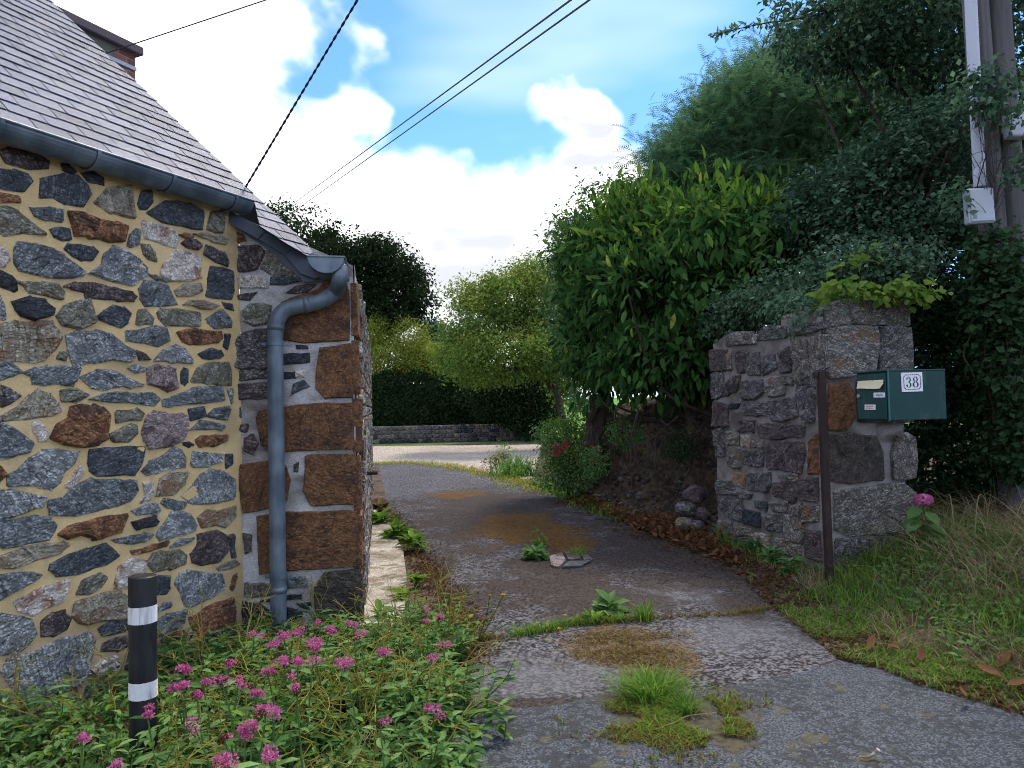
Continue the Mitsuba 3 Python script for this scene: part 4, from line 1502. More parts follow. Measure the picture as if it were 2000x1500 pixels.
# ------------------------------------------------------------------ background: hedge, low wall, trees
def tree(name, label, cat, blobs, n, size, clump, palette, seed, trunk, trunk_r=.2, limbs=14, mat='leaf_matte', group=None, **kw):
    rng = np.random.default_rng(seed)
    t = thing(name, label, cat, group)
    C, R = blob_px(blobs)
    mb = MB()
    P, D, N, L, uv, cc = crown(mb, C, R, n, size, clump, palette, rng, **kw)
    put(t + '__crown', mb, mat, kind='stuff')
    base = np.array(trunk, float)
    top = C[np.argmax(R.prod(1))] - [0, 0, R[np.argmax(R.prod(1)), 2] * .1]
    mid = base * .4 + top * .6 + rng.normal(size=3) * .15
    mt = MB().add(*tube(curve([base, base * .7 + mid * .3 + rng.normal(size=3) * .05, mid, top], 6), np.linspace(trunk_r, trunk_r * .35, 19), 8))
    for k in rng.choice(len(cc), min(limbs, len(cc)), replace=False):
        s = base + (top - base) * (.35 + .5 * rng.random())
        m = (s + cc[k]) / 2 + rng.normal(size=3) * .1 * np.linalg.norm(cc[k] - s) + Z * .1
        mt.add(*tube(curve([s, m, cc[k]], 4), np.linspace(trunk_r * .35, trunk_r * .06, 9), 5))
    put(t + '__trunk', mt, 'bark', smooth=True)
    return t


tree('oak_tree', 'dark oak tree behind the house, showing beside the slate roof', 'tree',
     [(600, 452, 38, 55, 38, 2), (560, 430, 38, 40, 25, 1.5), (650, 500, 38, 50, 40, 2), (720, 520, 38, 68, 55, 2.5), (770, 560, 38, 58, 50, 2.2), (700, 590, 38, 70, 45, 2.5), (805, 545, 38, 30, 32, 1.5),
      (820, 590, 37.6, 25, 22, 1), (745, 490, 38, 35, 28, 1.5), (790, 610, 38, 40, 30, 1.5), (760, 620, 37, 60, 28, 1.5)],
     30000, .17, .26, 'oak', 1, at(690, 850, 38), .4, per=30, gap=.33, gapscale=.55, aspect=.62, bias=1.3)
tree('yellowing_tree', 'broad yellow green tree standing over the dark hedge in the middle distance', 'tree',
     [(1010, 585, 27, 85, 60, 1.8), (940, 630, 26.5, 60, 60, 1.5), (1060, 620, 27, 60, 80, 1.8), (1000, 690, 25.5, 105, 48, 1.8), (930, 700, 25.5, 45, 45, 1.2), (1075, 700, 25.5, 60, 40, 1.4), (905, 580, 27, 26, 30, .8), (905, 650, 27, 40, 40, .9), (885, 700, 27.5, 40, 34, .9), (940, 730, 26.5, 50, 26, .8), (1100, 650, 27, 50, 80, 1.2), (1110, 740, 28, 40, 50, .8),
      (1040, 535, 27.5, 55, 28, 1.2), (960, 560, 27, 40, 26, 1)],
     64000, .11, .20, 'midgreen', 2, at(1112, 862, 26.5), .16, per=26, gap=.30, gapscale=1.1, aspect=.5, bias=1.0, limbs=26, top=('yellowgreen', .6))
tree('dark_tree', 'dark bushy shrub at the right end of the clipped hedge, under the yellow green tree', 'tree',
     [(1005, 775, 33.1, 66, 62, .8), (1045, 755, 33.1, 46, 70, .8), (960, 765, 33.2, 44, 50, .8), (1035, 810, 32.9, 46, 40, .7)],
     20000, .13, .22, 'hedge', 3, at(1030, 860, 33.2), .12, per=26)
tree('pale_shrub', 'tall yellow green willowy shrub behind the left end of the dark hedge', 'shrub',
     [(760, 690, 36, 58, 42, 1.3), (735, 650, 36, 24, 40, 1), (825, 700, 36.5, 45, 30, 1.3), (780, 715, 36, 70, 25, 1.2), (885, 715, 36.5, 40, 24, 1), (850, 705, 36, 60, 34, 1), (790, 660, 36, 40, 30, 1)],
     32000, .13, .22, 'yellowgreen', 4, at(770, 850, 36), .1, per=22, aspect=.3, bias=1.0, gap=.22, gapscale=.9)
tree('green_shrub', 'blue green rounded shrub between the oak and the yellow green tree', 'shrub',
     [(850, 665, 40, 36, 34, 1.3), (875, 700, 39, 40, 28, 1.3), (840, 640, 40, 16, 22, .8), (905, 680, 40, 30, 30, 1.2)],
     13000, .13, .22, 'elm', 5, at(860, 850, 40), .15, per=24)
rng = np.random.default_rng(6)
hg = thing('clipped_hedge', 'long dark clipped hedge growing on top of the low stone wall', 'hedge')
hy = 35.2
mb = MB()
n = 80000
px = 430 + 660 * rng.random(n)
face = rng.random(n)
topy = 737 + 8 * np.sin(px * .03) + 10 * (nfb(np.c_[px * .03, px * 0, px * 0], 3, 3) - .5)
tt_ = rng.random(n)
pts = np.zeros((n, 3))
for k in range(n):
    if face[k] < .72:
        p = at(px[k], topy[k] + tt_[k] * (836 - topy[k]), hy)
        p[1] -= .22 * math.sin(tt_[k] * 3.0)
    else:
        p = at(px[k], topy[k], hy)
        p[1] += 2.2 * tt_[k]
    pts[k] = p
pts += rng.normal(size=pts.shape) * .10 + np.array([0, 0, 1]) * (rng.random((n, 1)) ** 6 * .25)
pts[:, 1] += (nfb(pts * np.array([.9, 0, .9]), 3, 4) - .5) * .7
N = unit(np.where(face[:, None] < .72, np.array([0, -1., .45]), np.array([0, -.2, 1.])) + rng.normal(size=(n, 3)) * .5)
uv = puv('hedge', n, rng)
s = (face >= .72) & (rng.random(n) < .6)
uv[s] = puv('grass', s.sum(), rng)
L = .12 * (.6 + .8 * rng.random(n))
leaves(mb, pts, unit(np.cross(N, rng.normal(size=(n, 3)))), N, L, L * .6, uv)
core = at(890, 790, hy + 1.2)
a_, b_ = at(430, 790, hy + 1.2), at(1090, 790, hy + 1.2)
put(hg + '__foliage', mb, 'leaf_matte', kind='stuff')
put(hg + '__branches', MB().add(*obox((a_ + b_) / 2 + Z * -.1, np.array([1., 0, 0]), np.array([0, 1., 0]), Z, b_[0] - a_[0], 1.4, 2.0, .1)), 'bark')
lw = thing('low_stone_wall', 'low dry stone wall along the gravel yard under the hedge', 'wall')
wy = 34.0
a_, b_ = at(640, 868, wy), at(1060, 868, wy)
wt = at(880, 829, wy)[2]
put(lw + '__core', MB().add(*obox(np.array([(a_[0] + b_[0]) / 2, wy + .3, wt / 2 - .03]), np.array([1., 0, 0]), np.array([0, 1., 0]), Z, b_[0] - a_[0], .5, wt, .05), (1, 0)), 'grey_mortar')
z, r = 0.0, 0
while z < wt - .05:
    x = a_[0] + .2 * (r % 2)
    hh = .15 + .08 * rng.random()
    while x < b_[0] - .2:
        l = .18 + .3 * rng.random()
        t = np.array([.4, 1.2, 2.0, 2.8, 3.7, 4.5, 5.4, 6.1]) + rng.normal(size=8) * .1
        put(lw + '__stone', stone(np.c_[x + l / 2 + l * .5 * np.clip(1.3 * np.cos(t), -1, 1), z + hh / 2 + hh * .5 * np.clip(1.3 * np.sin(t), -1, 1)], np.array([0, wy + .05, 0]), np.array([1., 0, 0]), np.array([0, -1., 0]),
                                  rng.choice(list('qnykq')), rng, proud=.07, rough=.02, edge=.04, step=.4), 'stone_material', smooth=False)
        x += l + .02
    z += hh + .015
    r += 1
# something pale leaning at the far end of the house wall
rb = at(708, 866, 30.0)
rb[2] = 0
put('water_barrel', MB().add(*tube([rb + Z * z for z in (0, .02, .25, .5, .75, .95, 1.0)], [.24, .27, .29, .30, .29, .27, .25], 20)), 'barrel_plastic', smooth=True, label='blue grey barrel in the yard half hidden behind the far end of the house wall', cat='barrel')


# ------------------------------------------------------------------ right side: trees and shrubs
def big_leaf(rng, palette, t, L=1.0, W=.36):
    mb = MB()
    leaves(mb, np.zeros((1, 3)), np.array([[1., 0, 0]]), np.array([[0, 0, 1.]]), L, W, np.array([[PAL[palette] + t, .5]]), seg=2, fold=.12, droop=.14)
    return mb


LEAF_PLY = {}


def leaf_parts(holder, P, D, N, L, uv, idx, mat, W=.36, name='leaf'):
    for i in idx:
        k = (int(uv[i, 0]), int((uv[i, 0] % 1) * 6))
        if (k, W) not in LEAF_PLY:
            m, u = big_leaf(None, 'oak', 0, 1.0, W).get()
            u = np.broadcast_to([k[0] + (k[1] + .5) / 6, .5], u.shape)
            LEAF_PLY[k, W] = mikit.ply(m, mat, smooth=True, uv=u)
        d = D[i] / np.linalg.norm(D[i])
        s = np.cross(N[i], d)
        s /= np.linalg.norm(s)
        nn = np.cross(d, s)
        M = np.eye(4)
        M[:3, 0], M[:3, 1], M[:3, 2], M[:3, 3] = d * L[i], s * L[i], nn * L[i], P[i]
        put(f'{holder}__{name}', {**LEAF_PLY[k, W], 'to_world': mi.ScalarTransform4f(M.tolist())}, None)


# cherry laurel
rng = np.random.default_rng(21)
la = thing('laurel_bush', 'large glossy cherry laurel hanging over the earth bank beside the drive', 'shrub')
C, R = blob_px([(1390, 470, 9.6, 125, 90, .8), (1270, 500, 10.4, 110, 110, .8), (1330, 600, 9.7, 140, 115, .75), (1195, 590, 11.3, 75, 130, .7), (1470, 450, 9.4, 90, 70, .7), (1240, 450, 10.9, 85, 60, .7),
                (1270, 705, 9.9, 110, 62, .5), (1145, 500, 12, 40, 60, .5), (1160, 680, 11.6, 45, 80, .5), (1420, 560, 9.2, 60, 70, .5), (1350, 690, 9.4, 60, 55, .4)])
P, N, cc = crown_points(C, R, 13500, .13, rng, (.66, 1.03), per=10, gap=.24, gapscale=1.6)
Pi, Ni, _ = crown_points(C, R * [.8, 1, .8], 9000, .2, rng, (.1, .75), per=10)
# the dark hole in the middle of the bush
hole = at(1262, 590, 9.6)
keep = np.linalg.norm((P - hole) * [1, .55, 1.1], axis=1) > .46
P, N = P[keep], N[keep]
n = len(P)
zt = np.clip((P[:, 2] - 2.9) / 1.1, 0, 1)
hang = 1 - np.clip(N[:, 2] * 1.2 + .1, 0, 1)
D = unit(N * .55 + Z * (.75 * (1 - hang) - .8 * hang)[:, None] + rng.normal(size=(n, 3)) * .38)
Nn = unit(N * .8 + Z * .55 + rng.normal(size=(n, 3)) * .3)
L = .18 * (.65 + .55 * rng.random(n))
P += (N * [1, 1, .8]) * (np.maximum(nfb(P * 2.6, 2, 77) - .55, 0) * 1.1)[:, None]
uv = puv('laurel', n, rng, bias=1.2)
s = (rng.random(n) < .6 * zt ** .7) & (N[:, 2] > .15)
uv[s] = puv('shoot', s.sum(), rng)
s = rng.random(n) < .008
uv[s] = puv('yellowgreen', s.sum(), rng, .6, .98)
facing = (N @ np.array([-.3, -1, .2]) > .25)
order = np.argsort(np.linalg.norm(P - O, axis=1) - 1.2 * facing)
sel = order[:300]
leaf_parts(la, P, D, Nn, L, uv, sel, 'leaf_gloss')
rest = np.ones(n, bool)
rest[sel] = False
mb = MB()
ki = np.linalg.norm((Pi - hole) * [1, .55, 1.1], axis=1) > .30
Pi, Ni = Pi[ki], Ni[ki]
Li = .16 * (.6 + .6 * rng.random(len(Pi)))
leaves(mb, Pi, unit(Ni * .5 - Z * .6 + rng.normal(size=Pi.shape) * .4), unit(Ni + Z * .3 + rng.normal(size=Pi.shape) * .3), Li, Li * .42, puv('laurel', len(Pi), rng, bias=1.6))
leaves(mb, P[rest], D[rest], Nn[rest], L[rest], L[rest] * .36, uv[rest], seg=2, fold=.12, droop=.14)
put(la + '__foliage', mb, 'leaf_gloss', smooth=False, kind='stuff')
mt = MB()
for k in range(46):
    s0 = np.array([2.3 + .6 * rng.random(), 9.2 + 1.8 * rng.random(), 1.3])
    e = cc[rng.integers(len(cc))]
    m = (s0 + e) / 2 + rng.normal(size=3) * .2
    mt.add(*tube(curve([s0, m, e], 5), np.linspace(.035, .008, 11), 5))
put(la + '__branches', mt, 'bark', smooth=True)

tree('leafy_shrub', 'grey green slender shrub rising left behind the laurel against the white sky', 'shrub',
     [(1190, 415, 12.2, 70, 52, .7), (1112, 445, 12.2, 36, 26, .5), (1150, 500, 13, 60, 50, .9), (1110, 540, 13.4, 30, 50, .6), (1245, 385, 12, 50, 34, .6), (1100, 490, 13.2, 26, 26, .5), (1120, 620, 13.6, 40, 80, .7)],
     9500, .095, .13, 'midelm', 23, np.array([2.0, 13.5, 1.5]), .06, per=14, aspect=.36, bias=.8, limbs=30, gap=.34, gapscale=1.5)

# mimosa: feathery fronds
rng = np.random.default_rng(25)
mo = thing('mimosa_tree', 'feathery light green mimosa tree above the laurel, against the blue sky', 'tree')
C, R = blob_px([(1480, 260, 12.5, 130, 95, 1.1), (1600, 220, 13, 150, 110, 1.2), (1400, 310, 12.3, 85, 60, .9), (1560, 150, 13.5, 80, 60, .9), (1335, 315, 12, 40, 36, .5), (1420, 200, 12.6, 34, 50, .5), (1372, 255, 12.3, 28, 32, .4),
                (1300, 330, 12, 22, 30, .4), (1440, 370, 12, 110, 30, .8), (1690, 240, 12.5, 110, 110, 1), (1620, 330, 12, 90, 50, .8), (1760, 180, 12.5, 70, 80, .8), (1500, 180, 12.5, 60, 40, .6)])
P, N, cc = crown_points(C, R, 40000, .20, rng, (.35, 1.10), per=16, gap=.30, gapscale=1.2)
n = len(P)
D = unit(N * .7 + rng.normal(size=(n, 3)) * .5 + [0, 0, .15])
S = unit(np.cross(D, unit(N + Z + rng.normal(size=(n, 3)) * .4)))
Nn = np.cross(S, D)
L = .25 * (.6 + .7 * rng.random(n))
V, T = [], []
base = 0
uvm = puv('mimosa', n, rng, bias=1.0)
for k in range(7):
    t = .12 + .12 * k
    ln = .30 * (1 - abs(t - .45) * .9)
    c0 = P + D * (L * t)[:, None] - Nn * (L * .25 * t * t)[:, None]
    for sg in (-1, 1):
        tip = c0 + (S * sg * .9 + D * .55) * (L * ln)[:, None] - Nn * (L * .05)[:, None]
        V += [c0 - D * (L * .022)[:, None], c0 + D * (L * .03)[:, None], tip]
V = np.stack(V, 1)
kk_ = V.shape[1]
Tm = np.arange(kk_).reshape(-1, 3)
mb = MB().add(V.reshape(-1, 3), (Tm[None] + (np.arange(n) * kk_)[:, None, None]).reshape(-1, 3), np.repeat(uvm, kk_, 0))
put(mo + '__crown', mb, 'leaf_matte', kind='stuff')
mt = MB().add(*tube(curve([np.array([4.6, 13.0, 1.5]), np.array([4.5, 12.9, 3.2]), C[0], C[1]], 8), np.linspace(.16, .05, 25), 8))
for k in range(90):
    e = cc[rng.integers(len(cc))]
    s0 = np.array([4.5, 12.9, 2.6 + 1.8 * rng.random()])
    mt.add(*tube(curve([s0, (s0 + e) / 2 - Z * .15 + rng.normal(size=3) * .15, e], 5), np.linspace(.04, .006, 11), 5))
put(mo + '__trunk', mt, 'bark', smooth=True)

el = tree('elm_tree', 'dark leafy elm tree filling the upper right corner, with one arching branch', 'tree',
          [(1700, 40, 9.2, 150, 80, 1.1), (1800, 90, 9.2, 130, 110, 1.1), (1620, 60, 9.6, 90, 60, .8), (1870, 230, 9.4, 70, 110, .9), (1960, 60, 9.4, 100, 120, 1), (1900, -80, 9.2, 180, 110, 1.3),
           (1650, -40, 9.5, 120, 70, 1), (1980, 250, 8.6, 80, 120, .8), (2130, 150, 9, 140, 260, 1.0), (1760, 120, 9.6, 70, 50, .6), (1640, 90, 9.6, 60, 30, .5)],
          30000, .082, .15, 'elm', 26, np.array([5.2, 10.2, 0.5]), .15, per=20, aspect=.58, bias=1.7, limbs=12, gap=.34, gapscale=1.2)
rng = np.random.default_rng(27)
br = np.vstack([curve([at(1640, 20, 9.3), at(1560, 36, 8.9), at(1490, 46, 8.7), at(1435, 58, 8.6), at(1394, 70, 8.5)], 8)])
mb, mt = MB(), MB().add(*tube(br, np.linspace(.012, .003, len(br)), 5))
for s0, e in ((at(1520, 48, 8.8), at(1515, 96, 8.7)), (at(1580, 36, 9), at(1548, 70, 8.8)), (at(1620, 20, 9.2), at(1585, 62, 9))):
    b2_ = curve([s0, (s0 + e) / 2 + [.05, 0, 0], e], 8)
    mt.add(*tube(b2_, np.linspace(.006, .002, len(b2_)), 4))
    br = np.vstack([br, b2_])
P = np.repeat(br, 4, 0) + rng.normal(size=(len(br) * 4, 3)) * .015
n = len(P)
D = unit(rng.normal(size=(n, 3)) + [-.5, 0, -.2])
N = unit(rng.normal(size=(n, 3)) * .5 + Z)
L = .075 * (.6 + .7 * rng.random(n))
leaves(mb, P, D, N, L, L * .58, puv('elm', n, rng), fold=.1)
put(el + '__branch_leaves', mb, 'leaf_matte', kind='stuff')
put(el + '__branch', mt, 'bark', smooth=True)

tree('privet_bush', 'dense dark shrub with small leaves between the laurel and the utility poles', 'shrub',
     [(1640, 430, 8.6, 120, 90, .7), (1760, 370, 8.4, 120, 110, .7), (1840, 300, 8.0, 70, 100, .6), (1570, 440, 9.0, 60, 70, .6), (1720, 470, 8.2, 110, 60, .6), (1830, 420, 8.0, 60, 80, .5), (1720, 340, 9.0, 90, 50, .6), (1800, 290, 9.0, 60, 60, .6)],
     30000, .066, .11, 'elm', 28, np.array([4.0, 8.9, .5]), .1, per=18, aspect=.6, bias=1.8, limbs=40, gap=.36, gapscale=1.6, mat='leaf_gloss')
tree('bramble', 'bramble with small pale leaves spilling over the top of the garden wall', 'shrub',
     [(1560, 570, 7.9, 100, 42, .35), (1660, 530, 7.4, 90, 46, .4), (1480, 600, 8.3, 70, 36, .35), (1430, 625, 8.6, 40, 28, .3), (1600, 600, 7.3, 70, 24, .3), (1740, 520, 7.2, 70, 40, .4), (1585, 612, 6.75, 40, 24, .2), (1560, 600, 7.2, 50, 24, .25)],
     12500, .052, .09, 'elm', 29, np.array([3.1, 8.0, 1.0]), .03, per=12, aspect=.62, bias=.8, limbs=30, gap=.3, gapscale=2.2, mat='leaf_gloss')
# lime ivy on the pillar
rng = np.random.default_rng(30)
iv = thing('ivy', 'lime green ivy growing over the top of the granite pillar', 'ivy')
C, R = blob_px([(1690, 572, 6.45, 80, 16, .22), (1750, 575, 6.5, 50, 16, .2), (1640, 575, 6.6, 40, 20, .2), (1680, 505, 6.9, 28, 16, .12), (1800, 578, 6.5, 24, 10, .12)])
P, N, cc = crown_points(C, R, 420, .055, rng, (.5, 1.25), per=5, lump=.9)
n = len(P)
N = unit(N * .5 + Z * .7 + np.array([0, -.5, 0]) + rng.normal(size=(n, 3)) * .35)
D = unit(np.cross(N, rng.normal(size=(n, 3))) + [0, -.2, -.2])
L = .075 * (.6 + .7 * rng.random(n))
uv = puv('lime', n, rng)
sel = np.argsort(P[:, 1])[:110]
rest = np.ones(n, bool)
rest[sel] = False
leaf_parts(iv, P, D, N, L, uv, sel, 'leaf_matte', W=.85)
mb = MB()
leaves(mb, P[rest], D[rest], N[rest], L[rest], L[rest] * .85, uv[rest], seg=2)
put(iv + '__foliage', mb, 'leaf_matte', kind='stuff')
# dark ivy hedge behind the mailbox and up the poles
tree('ivy_hedge', 'very dark ivy covered hedge behind the mailbox', 'hedge',
     [(1850, 560, 8.2, 90, 130, .8), (1850, 760, 8.2, 100, 140, .8), (1930, 650, 8.0, 90, 200, .8), (1830, 900, 8.0, 90, 90, .7), (1950, 880, 7.8, 90, 110, .7), (1780, 640, 8.6, 80, 120, .7), (1990, 500, 8.0, 80, 140, .7), (1720, 560, 8.8, 80, 60, .6), (2090, 620, 8.0, 110, 260, .8), (2230, 560, 8.2, 120, 320, .9), (2080, 900, 7.8, 110, 120, .7), (1800, 600, 8.9, 70, 70, .6), (1790, 720, 8.8, 60, 90, .6)],
     52000, .055, .14, 'ivy', 31, np.array([5.2, 8.4, .2]), .1, per=20, aspect=.75, bias=1.4, limbs=50)
tree('climbing_ivy', 'dark green ivy climbing the foot of the two wooden poles', 'ivy',
     [(1945, 500, 6.8, 46, 50, .22), (1960, 600, 6.75, 50, 80, .24), (1975, 730, 6.7, 50, 90, .26), (1985, 860, 6.7, 50, 90, .26), (1935, 560, 6.8, 36, 50, .2)],
     5200, .062, .06, 'ivy', 32, np.array([4.3, 6.8, .2]), .02, per=8, aspect=.9, bias=.7, limbs=14)
tree('climbing_ivy', 'leafy spray of ivy crossing the white conduit on the wooden pole', 'ivy',
     [(1930, 165, 6.6, 44, 36, .15), (1900, 190, 6.6, 40, 34, .14), (1960, 200, 6.6, 40, 40, .15), (1995, 330, 6.6, 20, 40, .12), (1868, 400, 6.7, 12, 60, .1)],
     900, .062, .06, 'elm', 33, np.array([4.3, 7.0, 2.2]), .01, per=7, aspect=.7, bias=.9, limbs=24)

# bank plants
tree('flowering_bush', 'round green bush with red flowers at the foot of the bank', 'bush',
     [(1110, 880, 12.6, 55, 60, .5), (1090, 850, 12.8, 40, 36, .4), (1130, 920, 12.4, 44, 44, .4), (1085, 925, 12.4, 30, 34, .35), (1140, 820, 12.9, 26, 40, .3)],
     8500, .055, .07, 'valerian', 34, np.array([.9, 12.7, 0]), .03, per=12, aspect=.5, bias=1.6, top=('grass', .8))
fb_ = MB()
rng = np.random.default_rng(35)
for x, y, r in ((1083, 880, 14), (1093, 876, 10), (1105, 868, 8), (1150, 868, 7), (1160, 900, 7)):
    c = at(x, y, 12.0)
    P = c + rng.normal(size=(30, 3)) * r * .0035
    N = unit(rng.normal(size=(30, 3)) + [0, -1, .5])
    m = MB()
    leaves(m, P, unit(np.cross(N, rng.normal(size=(30, 3)))), N, .045, .035, puv('red', 30, rng))
    put('flowering_bush__flower', m, 'leaf_matte', kind='stuff') if False else None
    mm, uu_ = m.get()
    kf = key_of('flowering_bush__flower')
    scene[kf] = mikit.ply(mm, 'leaf_matte', uv=uu_)
ir = thing('iris_clump', 'clump of sword shaped blue green leaves at the bend of the drive', 'plant')
rng = np.random.default_rng(36)
c = G(1008, 930)
mb = MB()
P = c + np.c_[rng.normal(size=(170, 2)) * [.22, .15], np.zeros(170)]
blades(mb, P, .55, .035, 'valerian', rng, lean=.55, n_seg=3)
put(ir + '__blades', mb, 'leaf_matte', kind='stuff')
tree('red_leaved_plant', 'low plant with reddish leaves left of the sword leaved clump', 'plant', [(965, 905, 17, 20, 14, .2), (985, 900, 17, 16, 12, .2)], 420, .06, .06, 'dead', 37, G(972, 926), .01, per=8, aspect=.4)
tree('leafy_weed', 'green leafy weed beside the reddish plant at the bend of the drive', 'weed', [(985, 890, 17.2, 16, 22, .2), (1000, 920, 16, 30, 12, .2)], 700, .06, .06, 'grass', 38, G(985, 924), .01, per=8, aspect=.35)
for x, y, rx, ry, lab, s in ((1215, 850, 36, 26, 'fern like plant high on the earth bank', 39), (1330, 870, 30, 26, 'small dark plant on the bare earth beside the garden wall', 40), (1160, 905, 20, 24, 'low green plant between the bush and the bare earth', 41), (1130, 775, 22, 30, 'bright green sprig on top of the bank left of the stump', 42)):
    Yd = {39: 10.3, 40: 9.3, 41: 11.2, 42: 12.3}[s]
    tree('bank_plant', lab, 'plant', [(x, y, Yd, rx, ry, .18)], 700, .06, .05, 'valerian' if s != 40 else 'ivy', s, at(x, y + ry, Yd + .15), .008, per=10, aspect=.25, bias=1.2)
# stump on the bank
sp = at(1172, 830, 11.7)
sv, sf = tube(curve([sp - Z * .3, sp, sp + Z * .2 + [.05, 0, 0], sp + Z * .45 + [.02, .02, 0]], 14), np.linspace(.25, .16, 43), 28)
sv = sv + (sv - sp) * [1, 1, 0] * (1.3 * (nfb(sv * np.array([9, 9, 2.2]), 3, 6) - .5))[:, None] + Z * (.25 * (nfb(sv * np.array([14, 14, 0]), 2, 7) - .5) * np.clip((sv[:, 2] - sp[2]) * 3, 0, 1))[:, None]
put('tree_stump', MB().add(sv, sf), 'bark', smooth=False, label='dark broken tree stump under the laurel on the bank', cat='stump')
# roots on the bare earth
mt = MB()
for k in range(16):
    a = at(1200 + 190 * rng.random(), 800 + 60 * rng.random(), 9.4)
    b = a + np.array([rng.normal() * .25, -.1, -.3 - .4 * rng.random()])
    mt.add(*tube(curve([a, (a + b) / 2 + rng.normal(size=3) * .08, b], 6), np.linspace(.014, .004, 13), 5))
put('bank_roots', mt, 'bark', smooth=True, label='thin roots hanging out of the bare earth bank', cat='roots', kind='stuff')
# loose stones and clods in the bank
rng = np.random.default_rng(49)
mb = MB()
ico = trimesh.creation.icosphere(1, 1.0)
Vb = V_bank.reshape(-1, 3)
sel = np.flatnonzero((Vb[:, 2] < 1.35) & (Vb[:, 2] > .05) & (Vb[:, 1] < 13.5))
for k in rng.choice(sel, 420):
    rr = .014 + .045 * rng.random() ** 3
    v = ico.vertices * (.7 + .6 * nfb(ico.vertices * 1.4 + k, 2))[:, None] * [1, 1, .7]
    mb.add(Vb[k] + rng.normal(size=3) * .03 + v * rr, ico.faces, (SCODE.index(rng.choice(list('nDnqD'))) + .5, rng.random()))
put('bank_stones', mb, 'stone_material', label='small stones and clods sticking out of the bare earth bank', cat='stones', kind='stuff')
# leaf litter
rng = np.random.default_rng(50)
lp = Polygon([tuple(G(x, y)[:2]) for x, y in ((1150, 975), (1240, 990), (1330, 1025), (1420, 1060), (1440, 1110), (1350, 1078), (1262, 1046), (1190, 1012), (1110, 985))]).buffer(0)
q = poly_points(lp, 2300, rng)
heap = G(1290, 1035)[:2]
q = np.vstack([q, heap + rng.normal(size=(420, 2)) * [.16, .28]])
n = len(q)
P = np.c_[q, .015 + .05 * rng.random(n)]
dh = np.linalg.norm((q - heap) / [.3, .5], axis=1)
P[:, 2] += .12 * np.exp(-dh ** 2) * rng.random(n)
N = unit(Z + rng.normal(size=(n, 3)) * .5)
uv = puv('brownleaf', n, rng)
s = rng.random(n) < np.where(dh < 1.6, .75, .3)
uv[s] = puv('dead', s.sum(), rng)
L = .085 * (.5 + .9 * rng.random(n))
mb = MB()
leaves(mb, P, unit(np.cross(N, rng.normal(size=(n, 3)))), N, L, L * .45, uv, seg=2, fold=.25, droop=-.2)
q2 = poly_points(lp.buffer(.25), 2500, rng)
n = len(q2)
N = unit(Z + rng.normal(size=(n, 3)) * .3)
leaves(mb, np.c_[q2, .008 + .02 * rng.random(n)], unit(np.cross(N, rng.normal(size=(n, 3)))), N, .035, .018, puv('brownleaf', n, rng))
put('leaf_litter', mb, 'leaf_matte', label='brown dead leaves drifted along the foot of the bank', cat='leaves', kind='stuff')
# stones fallen by the garden wall
rng = np.random.default_rng(51)


def rock(c, r, squash, seed):
    m = trimesh.creation.icosphere(2, 1.0)
    v = m.vertices * np.array([1, 1, squash])
    v = v * (.75 + .55 * nfb(m.vertices * 1.3 + seed, 3))[:, None]
    return MB().add(c + v * r, m.faces, (SCODE.index('qnyqnq'[seed % 6]) + .5, .37))


for k, (x, y, r, lab) in enumerate(((1340, 995, 22, 'pale round stone, upper left of the fallen stones by the garden wall'), (1371, 1006, 20, 'grey stone right of the pale round one in the fallen pile'), (1335, 1024, 19, 'grey stone at the lower left of the fallen pile'),
                                    (1360, 1026, 16, 'small stone at the bottom of the fallen pile'), (1358, 966, 26, 'larger stone on top of the fallen pile against the bank'), (1385, 1045, 20, 'flat stone lying nearest the corner of the garden wall'))):
    Yd = 8.75 + (.35 if k == 4 else .1 * (k < 2))
    put('fallen_stone', rock(at(x, y, Yd), .93 * r * Yd / F, .75 if k != 5 else .4, k), 'stone_material', smooth=False, label=lab, cat='stone', group='fallen stones beside the garden wall')

# ------------------------------------------------------------------ weeds on the drive
def weed(name, label, cat, x, y, rx, n, L, palette, seed, h=.12, aspect=.35, mat='leaf_matte', z0=0.0):
    rng = np.random.default_rng(seed)
    c = G(x, y)
    r = rx * c[1] / F
    t = thing(name, label, cat)
    a = rng.random(n) * 6.283
    rr = r * .25 * rng.random(n) ** .5
    P = c + np.stack([rr * np.cos(a), rr * np.sin(a), z0 + h * .8 * rng.random(n) ** 1.5], 1)
    D = unit(np.stack([np.cos(a), np.sin(a), .1 + .9 * rng.random(n)], 1) + rng.normal(size=(n, 3)) * .25)
    N = unit(Z - D * D[:, 2:] + rng.normal(size=(n, 3)) * .25)
    LL = L * (.5 + .8 * rng.random(n))
    mb = MB()
    leaves(mb, P, D, N, LL, LL * aspect, puv(palette, n, rng), seg=2, fold=.12, droop=.3)
    put(t + '__leaves', mb, mat, kind='stuff')
    ms = MB()
    for k in range(9):
        j = rng.integers(n)
        ms.add(*tube([c, (c + P[j]) / 2 + rng.normal(size=3) * .01, P[j]], [.004, .003, .002], 4))
    put(t + '__stems', ms, 'leaf_matte', kind='stuff') if False else put(t + '__stems', _stem(ms, palette), 'leaf_matte', kind='stuff')
    return t


def _stem(ms, palette):
    m, u = ms.get()
    return MB().add(m[0], m[1], (PAL[palette] + .4, .5))


